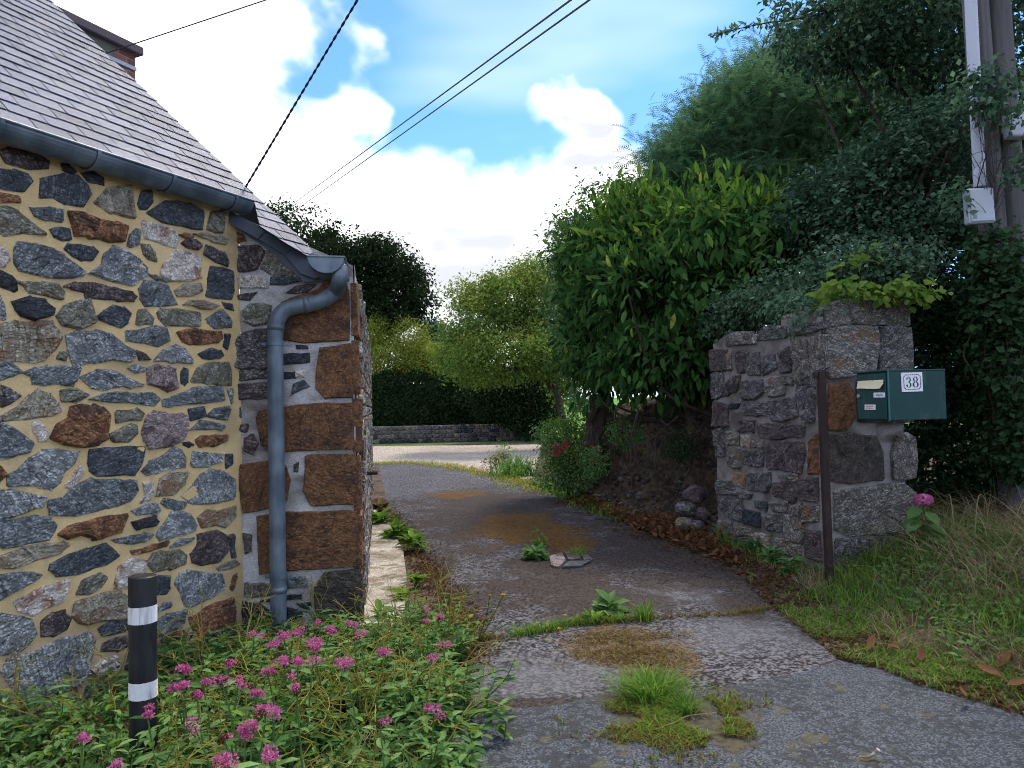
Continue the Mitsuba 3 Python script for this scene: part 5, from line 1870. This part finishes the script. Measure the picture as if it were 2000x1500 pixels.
def tuft(name, label, x, y, rx, n, h, w, palette, seed, lean=.7, z0=0.0, cat='grass'):
    rng = np.random.default_rng(seed)
    c = G(x, y)
    r = rx * c[1] / F
    P = c + np.c_[rng.normal(size=(n, 2)) * r * [.42, .42], np.full(n, z0)]
    mb = MB()
    d = np.c_[(P - c)[:, :2] + rng.normal(size=(n, 2)) * r * .25, np.zeros(n)]
    blades(mb, P, h, w, palette, rng, lean=lean, dirs=d)
    return put(name, mb, 'leaf_matte', label=label, cat=cat)


weed('leafy_weed', 'round leafy green weed in the drive, left of the sunken flat stones', 'weed', 1045, 1092, 40, 190, .10, 'valerian', 60, .10)
weed('leafy_weed', 'tall wispy weed standing behind the round leafy weed in the drive', 'weed', 1052, 1068, 22, 60, .09, 'grass', 61, .22, .2)
tuft('grass_tuft', 'small grass tuft on the sunken flat stones in the drive', 1127, 1086, 24, 110, .10, .007, 'grass', 62)
weed('leafy_weed', 'pale broad leaved weed in the crack across the drive', 'weed', 1192, 1200, 30, 46, .115, 'valerian', 63, .11, .62)
weed('leafy_weed', 'thin leaved weed left of the pale broad leaved one in the crack', 'weed', 1160, 1216, 26, 50, .08, 'grass', 68, .05, .3)
tuft('grass_tuft', 'upright grass tuft at the right end of the weeds in the crack', 1258, 1212, 22, 120, .15, .008, 'grass', 64, lean=.45)
tuft('grass_tuft', 'big bright green grass tuft in the foreground of the drive', 1270, 1362, 58, 900, .125, .006, 'grass', 65, lean=.9)
tuft('grass_tuft', 'smaller grass tuft just right of the big bright one', 1338, 1392, 30, 260, .085, .006, 'grass', 66, lean=.8)
# sunken stones around the drain
dr_ = thing('sunken_drain', 'ring of broken flat stones sunk into the drive beside the leafy weed', 'drain')
rng = np.random.default_rng(67)
for pg, c in (([(1072, 1090), (1098, 1082), (1106, 1098), (1092, 1112), (1076, 1108)], 'p'), ([(1102, 1082), (1128, 1080), (1136, 1096), (1110, 1098)], 'n'), ([(1096, 1112), (1110, 1101), (1140, 1099), (1158, 1098), (1135, 1110)], 'd'), ([(1130, 1080), (1150, 1088), (1160, 1096), (1140, 1097)], 'n')):
    put(dr_ + '__stone', stone([G(*p)[:2] for p in pg], np.zeros(3), np.array([1., 0, 0]), Z, c, rng, proud=.02) if False else (lambda m: m)(MB().add(*slab(Polygon([tuple(G(*p)[:2]) for p in pg]).buffer(-.01).buffer(.006), np.zeros(3), np.array([1., 0, 0]), np.array([0, 1., 0]), Z, -.03, .018 + .012 * rng.random()), (SCODE.index(c) + .5, rng.random()))), 'stone_material')
# grass line along the crack
rng = np.random.default_rng(70)
ck = curve([G(x, y) for x, y in ((930, 1252), (1000, 1244), (1060, 1234), (1120, 1222), (1200, 1216), (1300, 1208), (1420, 1202), (1500, 1192), (1600, 1178))], 60)
mb = MB()
k = rng.integers(len(ck), size=2600)
dens = np.clip(nfb(ck[k] * 4, 3, 5) * 1.6 - .25, 0.1, 1) * np.where(ck[k][:, 0] > .95, .55, 1)
k = k[rng.random(len(k)) < dens]
P = ck[k] + np.c_[rng.normal(size=(len(k), 2)) * [.02, .022], np.full(len(k), .004)]
blades(mb, P, .045, .006, 'moss', rng, lean=1.0)
kk2 = rng.integers(60, 260, size=700)
P = ck[kk2] + np.c_[rng.normal(size=(700, 2)) * [.03, .03], np.full(700, .004)]
blades(mb, P, .07, .006, 'grass', rng, lean=1.0)
put('crack_grass', mb, 'leaf_matte', label='thin line of grass and moss in the crack across the drive', cat='grass', kind='stuff')
# dead straw and moss patch
mb = MB()
c = G(1232, 1265)
w0 = wb(1245, 1268, 135, 46)
P = np.c_[c[0] + rng.normal(size=5200) * w0[2] * .45, c[1] + rng.normal(size=5200) * w0[3] * .5, np.full(5200, .006)]
keep = nfb(P * 5, 3, 4) > .43
P = P[keep]
blades(mb, P[::2], .018, .004, 'straw', rng, lean=2.2, bias=3.0)
blades(mb, P[1::2], .016, .005, 'brownleaf', rng, lean=2.0)
blades(mb, P[::2] + rng.normal(size=P[::2].shape) * [.05, .05, 0], .02, .006, 'moss', rng, lean=1.6)
w0 = wb(1330, 1412, 150, 46)
P = np.c_[w0[0] + rng.normal(size=9000) * w0[2] * .55, w0[1] + rng.normal(size=9000) * w0[3] * .55, np.full(9000, .010)]
P = P[nfb(P * 6, 3, 14) > .50]
blades(mb, P[1::2], .016, .005, 'brownleaf', rng, lean=2.0)
blades(mb, P, .022, .005, 'moss', rng, lean=1.6, bias=.6)
blades(mb, P[::3], .035, .005, 'grass', rng, lean=1.3)
put('dry_moss', mb, 'leaf_matte', label='dry moss and straw growing on the worn front of the drive', cat='moss', kind='stuff')
# far grass edge
mb = MB()
fe = curve([G(*p) for p in far_edge], 40)
k = rng.integers(len(fe), size=5000)
P = fe[k] + np.c_[rng.normal(size=(5000, 2)) * [.2, .28], np.full(5000, .006)]
blades(mb, P[:2600], .075, .014, 'drystalk', rng, lean=.8, bias=1.2)
k = rng.integers(len(fe), size=1800)
P = fe[k] + np.c_[rng.normal(size=(1800, 2)) * [.2, .3], np.full(1800, .006)]
blades(mb, P[:700], .10, .014, 'grass', rng, lean=.6)
re = curve([G(*p) for p in ((1040, 945), (1075, 962), (1140, 990), (1200, 1014))], 30)
k = rng.integers(len(re), size=1600)
P = re[k] + np.c_[rng.normal(size=(1600, 2)) * [.12, .2], np.full(1600, .01)] + [.1, 0, 0]
blades(mb, P, .10, .012, 'grass', rng, lean=.8)
put('grass_edge', mb, 'leaf_matte', label='yellowing grass along the far edge of the drive', cat='grass', kind='stuff')
# plants along the concrete strip
for j, (x, y, rx, n, L, lab) in enumerate(((742, 1030, 26, 60, .17, 'broad leaved weed against the house wall at the far end of the concrete strip'), (775, 1058, 30, 70, .17, 'largest bright green weed at the end of the concrete strip'),
                                           (808, 1078, 22, 40, .15, 'green weed at the edge of the drive beyond the concrete strip'), (742, 1000, 16, 40, .14, 'dry brownish weed close to the house wall, farthest along the drive'),
                                           (790, 1180, 18, 30, .11, 'small weed at the near right edge of the concrete strip'), (812, 1150, 18, 34, .10, 'small weed between the concrete strip and the drive'), (745, 1222, 14, 26, .10, 'tiny weed growing at the near end of the concrete strip'))):
    weed('wall_weed', lab, 'weed', x, y, rx, n, L, 'moss' if j == 3 else 'grass', 80 + j, .14 if j < 3 else .07, .45, z0=.04)
# small plants at the foot of the garden wall
for j, (x, y, rx, lab) in enumerate(((1475, 1082, 30, 'green leafy plant under the left part of the garden wall'), (1508, 1105, 36, 'largest green plant at the foot of the garden wall'), (1545, 1128, 28, 'green plant at the foot of the wall close to the iron post'))):
    weed('wall_plant', lab, 'plant', x, y, rx, 150, .085, 'valerian', 95 + j, .16, .4, z0=.02)
# loose brown debris along the left edge of the drive
rng = np.random.default_rng(99)
le = curve([G(*p) for p in ((925, 1300), (930, 1245), (905, 1190), (860, 1130), (838, 1095), (805, 1050), (775, 1010), (740, 978))], 20)
k = rng.integers(len(le), size=2600)
P = le[k] + np.c_[rng.normal(size=(2600, 2)) * [.09, .12], np.full(2600, .012)] + [-.06, 0, 0]
N = unit(Z + rng.normal(size=(2600, 3)) * .5)
mb = MB()
leaves(mb, P, unit(np.cross(N, rng.normal(size=(2600, 3)))), N, .035, .018, puv('brownleaf', 2600, rng))
blades(mb, P[::3], .05, .006, 'moss', rng, lean=1.0)
put('plant_debris', mb, 'leaf_matte', label='brown plant debris and moss along the left edge of the drive', cat='debris', kind='stuff')

# ------------------------------------------------------------------ right verge: grass, straw, fallen leaves, hydrangea
rng = np.random.default_rng(110)
q = poly_points(vpoly, 120000, rng)
d = edist(q)
dens = np.clip(.75 + d * 1.5, 0, 1) * np.clip(nfb(np.c_[q * 2.4, 0 * d], 3, 8) * 2.2 - .35, .12, 1) * np.where((q[:, 1] > 4.4) & (d < .35), .35, 1)
dens *= np.clip((10.5 - q[:, 1]) / 6, .15, 1) * np.where(q[:, 0] > 6.5, .3, 1)
q = q[rng.random(len(q)) < dens]
P = np.c_[q, vh(q) - .01]
mb = MB()
dr_y = nfb(np.c_[q * 1.3, 0 * q[:, 0]], 3, 18)
isdry = (rng.random(len(q)) < np.clip((dr_y - .48) * 5 + .15, .05, .7)) & (edist(q) > .3)
hgt_ = np.clip(edist(q) * .28, .055, .22)
blades(mb, P[~isdry], hgt_[~isdry], .0075, 'grass', rng, lean=.8, bias=1.4)
qe = poly_points(vpoly.intersection(LineString(edge[3:]).buffer(.5)), 15000, rng)
qe = qe[nfb(np.c_[qe * 3.2, 0 * qe[:, 0]], 3, 28) > .46]
blades(mb, np.c_[qe, vh(qe) - .004], .055, .006, 'grass', rng, lean=1.0, bias=2.4)
blades(mb, np.c_[qe[::2], vh(qe[::2]) - .004], .045, .006, 'straw', rng, lean=1.4, bias=2.2)
put('verge_grass', mb, 'leaf_matte', label='green grass on the roadside verge at the right', cat='grass', kind='stuff')
mb = MB()
blades(mb, P[isdry], hgt_[isdry], .006, 'straw', rng, lean=1.5, bias=2.6)
q = np.c_[3.0 + 1.9 * rng.random(1500), 4.6 + 2.6 * rng.random(1500)]
q = q[shapely.contains_xy(vpoly, q[:, 0], q[:, 1])]
P = np.c_[q, vh(q)]
blades(mb, P[:1300], .38, .007, 'straw', rng, lean=1.9, n_seg=5, bias=1.8)
# arching dead stems
for k in range(40):
    x, y = 3.3 + 2.0 * rng.random(), 4.8 + 2.4 * rng.random()
    a = np.array([x, y, float(vh(np.array([[x, y]]))[0])])
    dd = np.array([abs(rng.normal()) * .45 - .1, rng.normal() * .35, 0])
    h = .15 + .3 * rng.random()
    p = curve([a, a + dd * .4 + Z * h, a + dd + Z * h * .7, a + dd * 1.5 + Z * h * .25], 5)
    v, f = tube(p, np.linspace(.004, .0018, len(p)), 4)
    mb.add(v, f, (PAL['straw'] + rng.random() * .7, rng.random()))
put('dry_grass', mb, 'leaf_matte', label='tangle of dry straw coloured grass right of the pillar', cat='grass', kind='stuff')
q = poly_points(vpoly, 5000, rng)
q = np.vstack([q[(edist(q) < 1.6) | (rng.random(5000) < .3)], poly_points(vpoly.intersection(LineString(edge).buffer(.4)), 3500, rng)])
n = len(q)
N = unit(Z + rng.normal(size=(n, 3)) * .4)
mb = MB()
leaves(mb, np.c_[q, vh(q) + .005], unit(np.cross(N, rng.normal(size=(n, 3)))), N, .05, .025, puv('brownleaf', n, rng))
w2_ = poly_points(Polygon([(2.4, 4.2), (3.3, 4.2), (4.2, 6), (2.9, 6.2), (2.6, 5.6)]), 900, rng)
N = unit(Z + rng.normal(size=(900, 3)) * .5)
leaves(mb, np.c_[w2_, vh(w2_) + .04 + .08 * rng.random(900)], unit(np.cross(N, rng.normal(size=(900, 3)))), N, .06, .03, puv('valerian', 900, rng))
put('verge_litter', mb, 'leaf_matte', label='small leaves and litter scattered over the verge', cat='litter', kind='stuff')
LF = ((1847, 1250, 'pale brown curled leaf standing in the verge grass below the straw', .16), (1957, 1292, 'orange brown leaf at the right edge of the picture, uppermost of the three there', .17), (1921, 1308, 'brown upright leaf left of the three at the right edge', .16),
      (1876, 1354, 'bright orange leaf lying where the verge meets the road', .15), (1988, 1338, 'orange leaf at the right edge of the picture, lowest of the three there', .15), (1700, 1258, 'pale flat leaf near the road edge below the pillar', .15),
      (1745, 1266, 'tan leaf right of the pale flat one near the road edge', .14), (1802, 1282, 'tan curled leaf on the verge, between the pale ones and the upright brown one', .13))
for k, (x, y, lab, L) in enumerate(LF):
    c = G(x, y)
    for _ in range(4):
        c = G(x, y, float(vh(c[None, :2])[0]) + .05)
    a = rng.random() * 6.28
    mb = MB()
    N = unit(np.array([[rng.normal() * .5, -.5 + rng.normal() * .3, .8]]))
    D = np.array([[math.cos(a), math.sin(a), .1]])
    D = D - N * (D @ N.T)
    L *= .72
    leaves(mb, c[None] - D * L / 2, D, N, L, L * .45, np.array([[PAL['dead'] + .45 + .5 * rng.random(), .6]]), seg=2, fold=.3, droop=-.35)
    put('fallen_leaf', mb, 'leaf_matte', smooth=True, label=lab, cat='leaf', group='dead leaves on the verge')
tw = curve([G(1678, 1478, .02), G(1695, 1478, .025), G(1708, 1472, .03), G(1716, 1464, .05)], 6)
put('twig', MB().add(*tube(tw, np.linspace(.004, .010, len(tw)), 7)), 'old_concrete', smooth=True, label='curved pale bleached twig lying on the road at the bottom', cat='twig')
tw = curve([G(1270, 1428, .02), G(1320, 1410, .03), G(1345, 1398, .03), G(1400, 1392, .03)], 6)
v, f = tube(tw, .0025, 5)
put('twig', MB().add(v, f, (PAL['straw'] + .6, .5)), 'leaf_matte', smooth=True, label='thin straw coloured twig beside the grass tufts in the foreground', cat='twig')
hy_ = thing('hydrangea', 'hydrangea with one pink flower head beside the granite pillar', 'plant')
hc = at(1803, 976, 6.25)
rng = np.random.default_rng(120)
d = unit(rng.normal(size=(300, 3)) + [0, -.3, .5])
P = hc + d * np.array([.075, .075, .045])
mb = MB()
leaves(mb, P, unit(np.cross(d, rng.normal(size=(300, 3)))), d, .026, .024, puv('pink', 300, rng), fold=.05)
put(hy_ + '__flower_head', mb, 'leaf_matte', label='round pink flower head')
for k in range(11):
    a = rng.random() * 6.28
    c = hc + np.array([.02 * math.cos(a), .02 * math.sin(a), -.06 - .035 * k])
    D = np.array([[math.cos(a), math.sin(a) * .7 - .3, -.35]])
    mb = MB()
    leaves(mb, c[None], D, np.array([[0, -.4, 1.]]), .17, .11, np.array([[PAL['valerian'] + .15 + .5 * rng.random(), .5]]), seg=2, fold=.1, droop=.25)
    put(hy_ + '__leaf', mb, 'leaf_matte', smooth=True)
v, f = tube(curve([np.array([hc[0] + .1, hc[1] + .1, .1]), hc - Z * .3 + [.03, 0, 0], hc], 6), .006, 6)
put(hy_ + '__stem', MB().add(v, f, (PAL['valerian'] + .3, .5)), 'leaf_matte')
v, f = tube(curve([at(1895, 657, 7.2), at(1882, 692, 7.2), at(1896, 720, 7.15), at(1911, 757, 7.1)], 6), .006, 5)
put('dead_branch', MB().add(v, f, (PAL['straw'] + .2, .4)), 'leaf_matte', label='thin pale bent twig hanging in front of the dark hedge', cat='twig')

# ------------------------------------------------------------------ valerian bed along the house
FL = [(359, 1307), (341, 1344), (357, 1337), (447, 1297), (432, 1326), (466, 1331), (496, 1245), (530, 1256), (554, 1243), (573, 1237), (522, 1309), (560, 1290), (582, 1294), (566, 1324), (579, 1346), (620, 1251), (611, 1264), (611, 1290),
      (626, 1217), (689, 1221), (702, 1241), (646, 1230), (671, 1297), (753, 1275), (834, 1192), (858, 1207), (832, 1213), (864, 1254), (847, 1284), (532, 1384), (519, 1393), (496, 1421), (479, 1431), (438, 1447), (446, 1487), (528, 1474),
      (742, 1414), (847, 1391), (380, 1419), (286, 1389), (500, 1357), (489, 1344), (384, 1357), (160, 1440), (224, 1494), (395, 1330)]
rng = np.random.default_rng(130)
fl3 = []
for x, y in FL:
    h = .42 + .16 * rng.random()
    if x > 735:
        h = .34 + .1 * rng.random()
    if x < 300:
        h = .5
    if 480 < x < 720 and y < 1265:
        h = .48
    p = G(x, y, h)
    if x < 470:
        s = (p - K) @ w_n          # keep it in front of the pointed wall
        if s < .10:
            p = onp(x, y, K + .12 * w_n, w_n)
    elif x < 705:
        s = (p - K) @ q_n
        if s < .12:
            p = onp(x, y, K + .14 * q_n, q_n)
    fl3.append(p)
fl3 = np.array(fl3)
cent = np.array([fl3[i] for i in (0, 3, 6, 10, 15, 18, 20, 23, 24, 27, 29, 31, 33, 36, 37, 38, 40, 43, 44, 14)])
assign = np.argmin(np.linalg.norm((fl3[:, None, :2] - cent[None, :, :2]), axis=2), 1)


def valerian_leaves(mb, stem, rng, n_pairs, L, pal_='valerian'):
    k = np.linspace(2, len(stem) - 2, n_pairs).astype(int)
    for i in k:
        a = rng.random() * 3.14
        for s in (0, math.pi):
            D = np.array([[math.cos(a + s), math.sin(a + s), .35]])
            l = L * (.6 + .6 * rng.random())
            leaves(mb, stem[i][None], D, Z[None] + .2 * rng.normal(size=(1, 3)), l, l * .34, puv(pal_ if rng.random() < .85 else 'shoot', 1, rng), seg=2, fold=.12, droop=.3)


def plant_at(pk, heads, rng, centre):
    hf = .50 + 1.0 * float(nfb(np.array([centre[0] * 2.7, centre[1] * 2.7, 0.0]), 2, 6))
    stems, fol = MB(), MB()
    base0 = np.array([centre[0], centre[1], 0])
    for hpt in heads:
        b = np.array([hpt[0], hpt[1], 0]) * .55 + base0 * .45 + np.r_[rng.normal(size=2) * .03, 0]
        st = curve([b, (b + hpt) / 2 + np.r_[rng.normal(size=2) * .025, .02], hpt], 8)
        v, f = tube(st, np.linspace(.0045, .0028, len(st)), 5)
        stems.add(v, f, (PAL['valerian'] + .35, .4))
        valerian_leaves(fol, st, rng, 6, .075)
        r = .017 + .020 * rng.random()
        m = MB()
        for sub in range(rng.integers(2, 6)):
            n = 46
            o = rng.normal(size=3).clip(-1.4, 1.4) * r * [.55, .55, .3]
            d = unit(rng.normal(size=(n, 3)) + [0, 0, .5])
            uvf = puv('pink', n, rng, bias=.8 + rng.random())
            if rng.random() < .12:
                uvf = puv('brownleaf', n, rng)
            leaves(m, hpt + o + d * r * (.25 + .42 * rng.random((n, 1))) * [1.1, 1.1, .7], unit(d + rng.normal(size=(n, 3)) * .8), unit(rng.normal(size=(n, 3)) + d), .0095, .0075, uvf)
        put(pk + '__flower_head', m, 'leaf_matte')
    for _ in range(13):      # stems without flowers
        b = base0 + np.r_[rng.normal(size=2) * .12, 0]
        e = b + np.r_[rng.normal(size=2) * .10, (.09 + .19 * rng.random()) * hf]
        st = curve([b, (b + e) / 2 + np.r_[rng.normal(size=2) * .03, .02], e], 7)
        v, f = tube(st, np.linspace(.004, .002, len(st)), 4)
        stems.add(v, f, (PAL['valerian'] + .3, .4))
        valerian_leaves(fol, st, rng, 9, .08)
    for _ in range(3):      # spent yellow flowering stalks, forked
        b = base0 + np.r_[rng.normal(size=2) * .12, .1]
        e = b + np.r_[rng.normal(size=2) * .06, (.06 + .12 * rng.random()) * hf]
        tips = [(b, e, .003)]
        for lev in range(3):
            new = []
            for p, q_, w in tips[-(2 ** lev):]:
                for s in (-1, 1):
                    dd = (q_ - p) * .5 + rng.normal(size=3) * .026 + np.r_[s * rng.normal(size=2) * .02, 0]
                    new.append((q_, q_ + dd, w * .8))
            tips += new
        for p, q_, w in tips:
            v, f = tube([p, (p + q_) / 2 + rng.normal(size=3) * .004, q_], w, 4, cap=False)
            stems.add(v, f, (PAL['drystalk'] + rng.random() * .9, rng.random()))
    put(pk + '__stems', stems, 'leaf_matte', kind='stuff')
    put(pk + '__leaves', fol, 'leaf_matte', kind='stuff')


VL = ('just right of the bollard against the pointed wall', 'at the right end of the pointed wall', 'left of the foot of the downpipe', 'in front of the downpipe', 'in a tall cluster right of the downpipe', 'topmost against the dark granite corner block',
      'at the house corner beside the concrete strip', 'alone just right of the house corner', 'beside the drive, farthest back at the right of the bed', 'at the right edge of the bed by the drive', 'bright and large in the middle of the bed', 'just below the bright one in the middle of the bed',
      'low in the front, between bollard and middle of the bed', 'alone in the right front of the bed', 'small and faded next to the road', 'faded, between the bollard and the middle of the bed', 'left of the bright one in the middle of the bed', 'farthest left, left of the bollard',
      'at the bottom edge just left of the bollard', 'right of the bright one in the middle of the bed')
for j in range(len(cent)):
    heads = fl3[assign == j]
    pk = thing('valerian', 'pink valerian ' + VL[j], 'plant', 'pink valerian plants along the house wall')
    plant_at(pk, heads, rng, cent[j])
# plants of the bed without open flowers
bed = Polygon([tuple(G(*p)[:2]) for p in ((-60, 1500), (30, 1440), (150, 1410), (300, 1345), (455, 1290), (560, 1262), (690, 1262), (790, 1240), (870, 1235), (895, 1290), (865, 1400), (835, 1500), (800, 1640), (300, 1660), (-60, 1600))]).buffer(0)
pts = []
for _ in range(4000):
    p = poly_points(bed, 1, rng)[0]
    if all(np.hypot(*(p - o)) > .20 for o in pts) and (p - K[:2]) @ w_n[:2] > .10 and ((p - K[:2]) @ q_n[:2] > .12 or p[0] > -1.0) and np.hypot(*(p - bc[:2])) > .13:
        pts.append(p)
for p in pts[:34]:
    pk = thing('valerian', 'leafy green and yellow plant without open flowers in the bed along the house wall', 'plant', 'leafy plants of the house bed')
    plant_at(pk, [], rng, np.array([p[0], p[1], 0]))
# undergrowth of the bed
rng = np.random.default_rng(140)
q = poly_points(bed, 9000, rng)
keep = ((q - K[:2]) @ w_n[:2] > .03) & (((q - K[:2]) @ q_n[:2] > .03) | (q[:, 0] > -1.0)) & (np.hypot(*(q - bc[:2]).T) > .09)
q = q[keep]
n = len(q)
P = np.c_[q, .02 + .2 * rng.random(n) ** 1.5]
N = unit(Z + rng.normal(size=(n, 3)) * .6)
mb = MB()
uv = puv('valerian', n, rng, bias=1.2)
s = rng.random(n) < .16
uv[s] = puv('brownleaf', s.sum(), rng)
L = .05 * (.5 + .9 * rng.random(n))
leaves(mb, P, unit(np.cross(N, rng.normal(size=(n, 3)))), N, L, L * .33, uv)
blades(mb, P[::4] * [1, 1, 0], .17, .006, 'grass', rng, lean=.9)
blades(mb, P[1::14] * [1, 1, 0], .22, .005, 'straw', rng, lean=.9)
put('undergrowth', mb, 'leaf_matte', label='low leaves, grass and dead stalks under the flowering bed', cat='undergrowth', kind='stuff')
hw = thing('hawkweed', 'yellow flowered weed leaning from the bed over the drive', 'plant')
a = G(930, 1262)
hts = [G(983, 1162, .42), G(957, 1162, .42), G(996, 1215, .22), G(1104, 1202, .05), G(1092, 1228, .04)]
st = MB()
for h_ in hts[:3]:
    p = curve([a, (a + h_) / 2 + [.02, -.03, .03], h_], 8)
    v, f = tube(p, .003, 5)
    st.add(v, f, (PAL['grass'] + .4, .5))
put(hw + '__stems', st, 'leaf_matte', kind='stuff')
for h_ in (hts[0], hts[1], hts[3], hts[4]):
    n = 40
    d = unit(np.c_[rng.normal(size=(n, 2)), .35 * np.ones(n)])
    m = MB()
    leaves(m, np.repeat(h_[None], n, 0), d, unit(Z + .2 * rng.normal(size=(n, 3))), .016 if h_ is not hts[1] else .008, .006, puv('yellow', n, rng))
    put(hw + '__flower_head', m, 'leaf_matte')
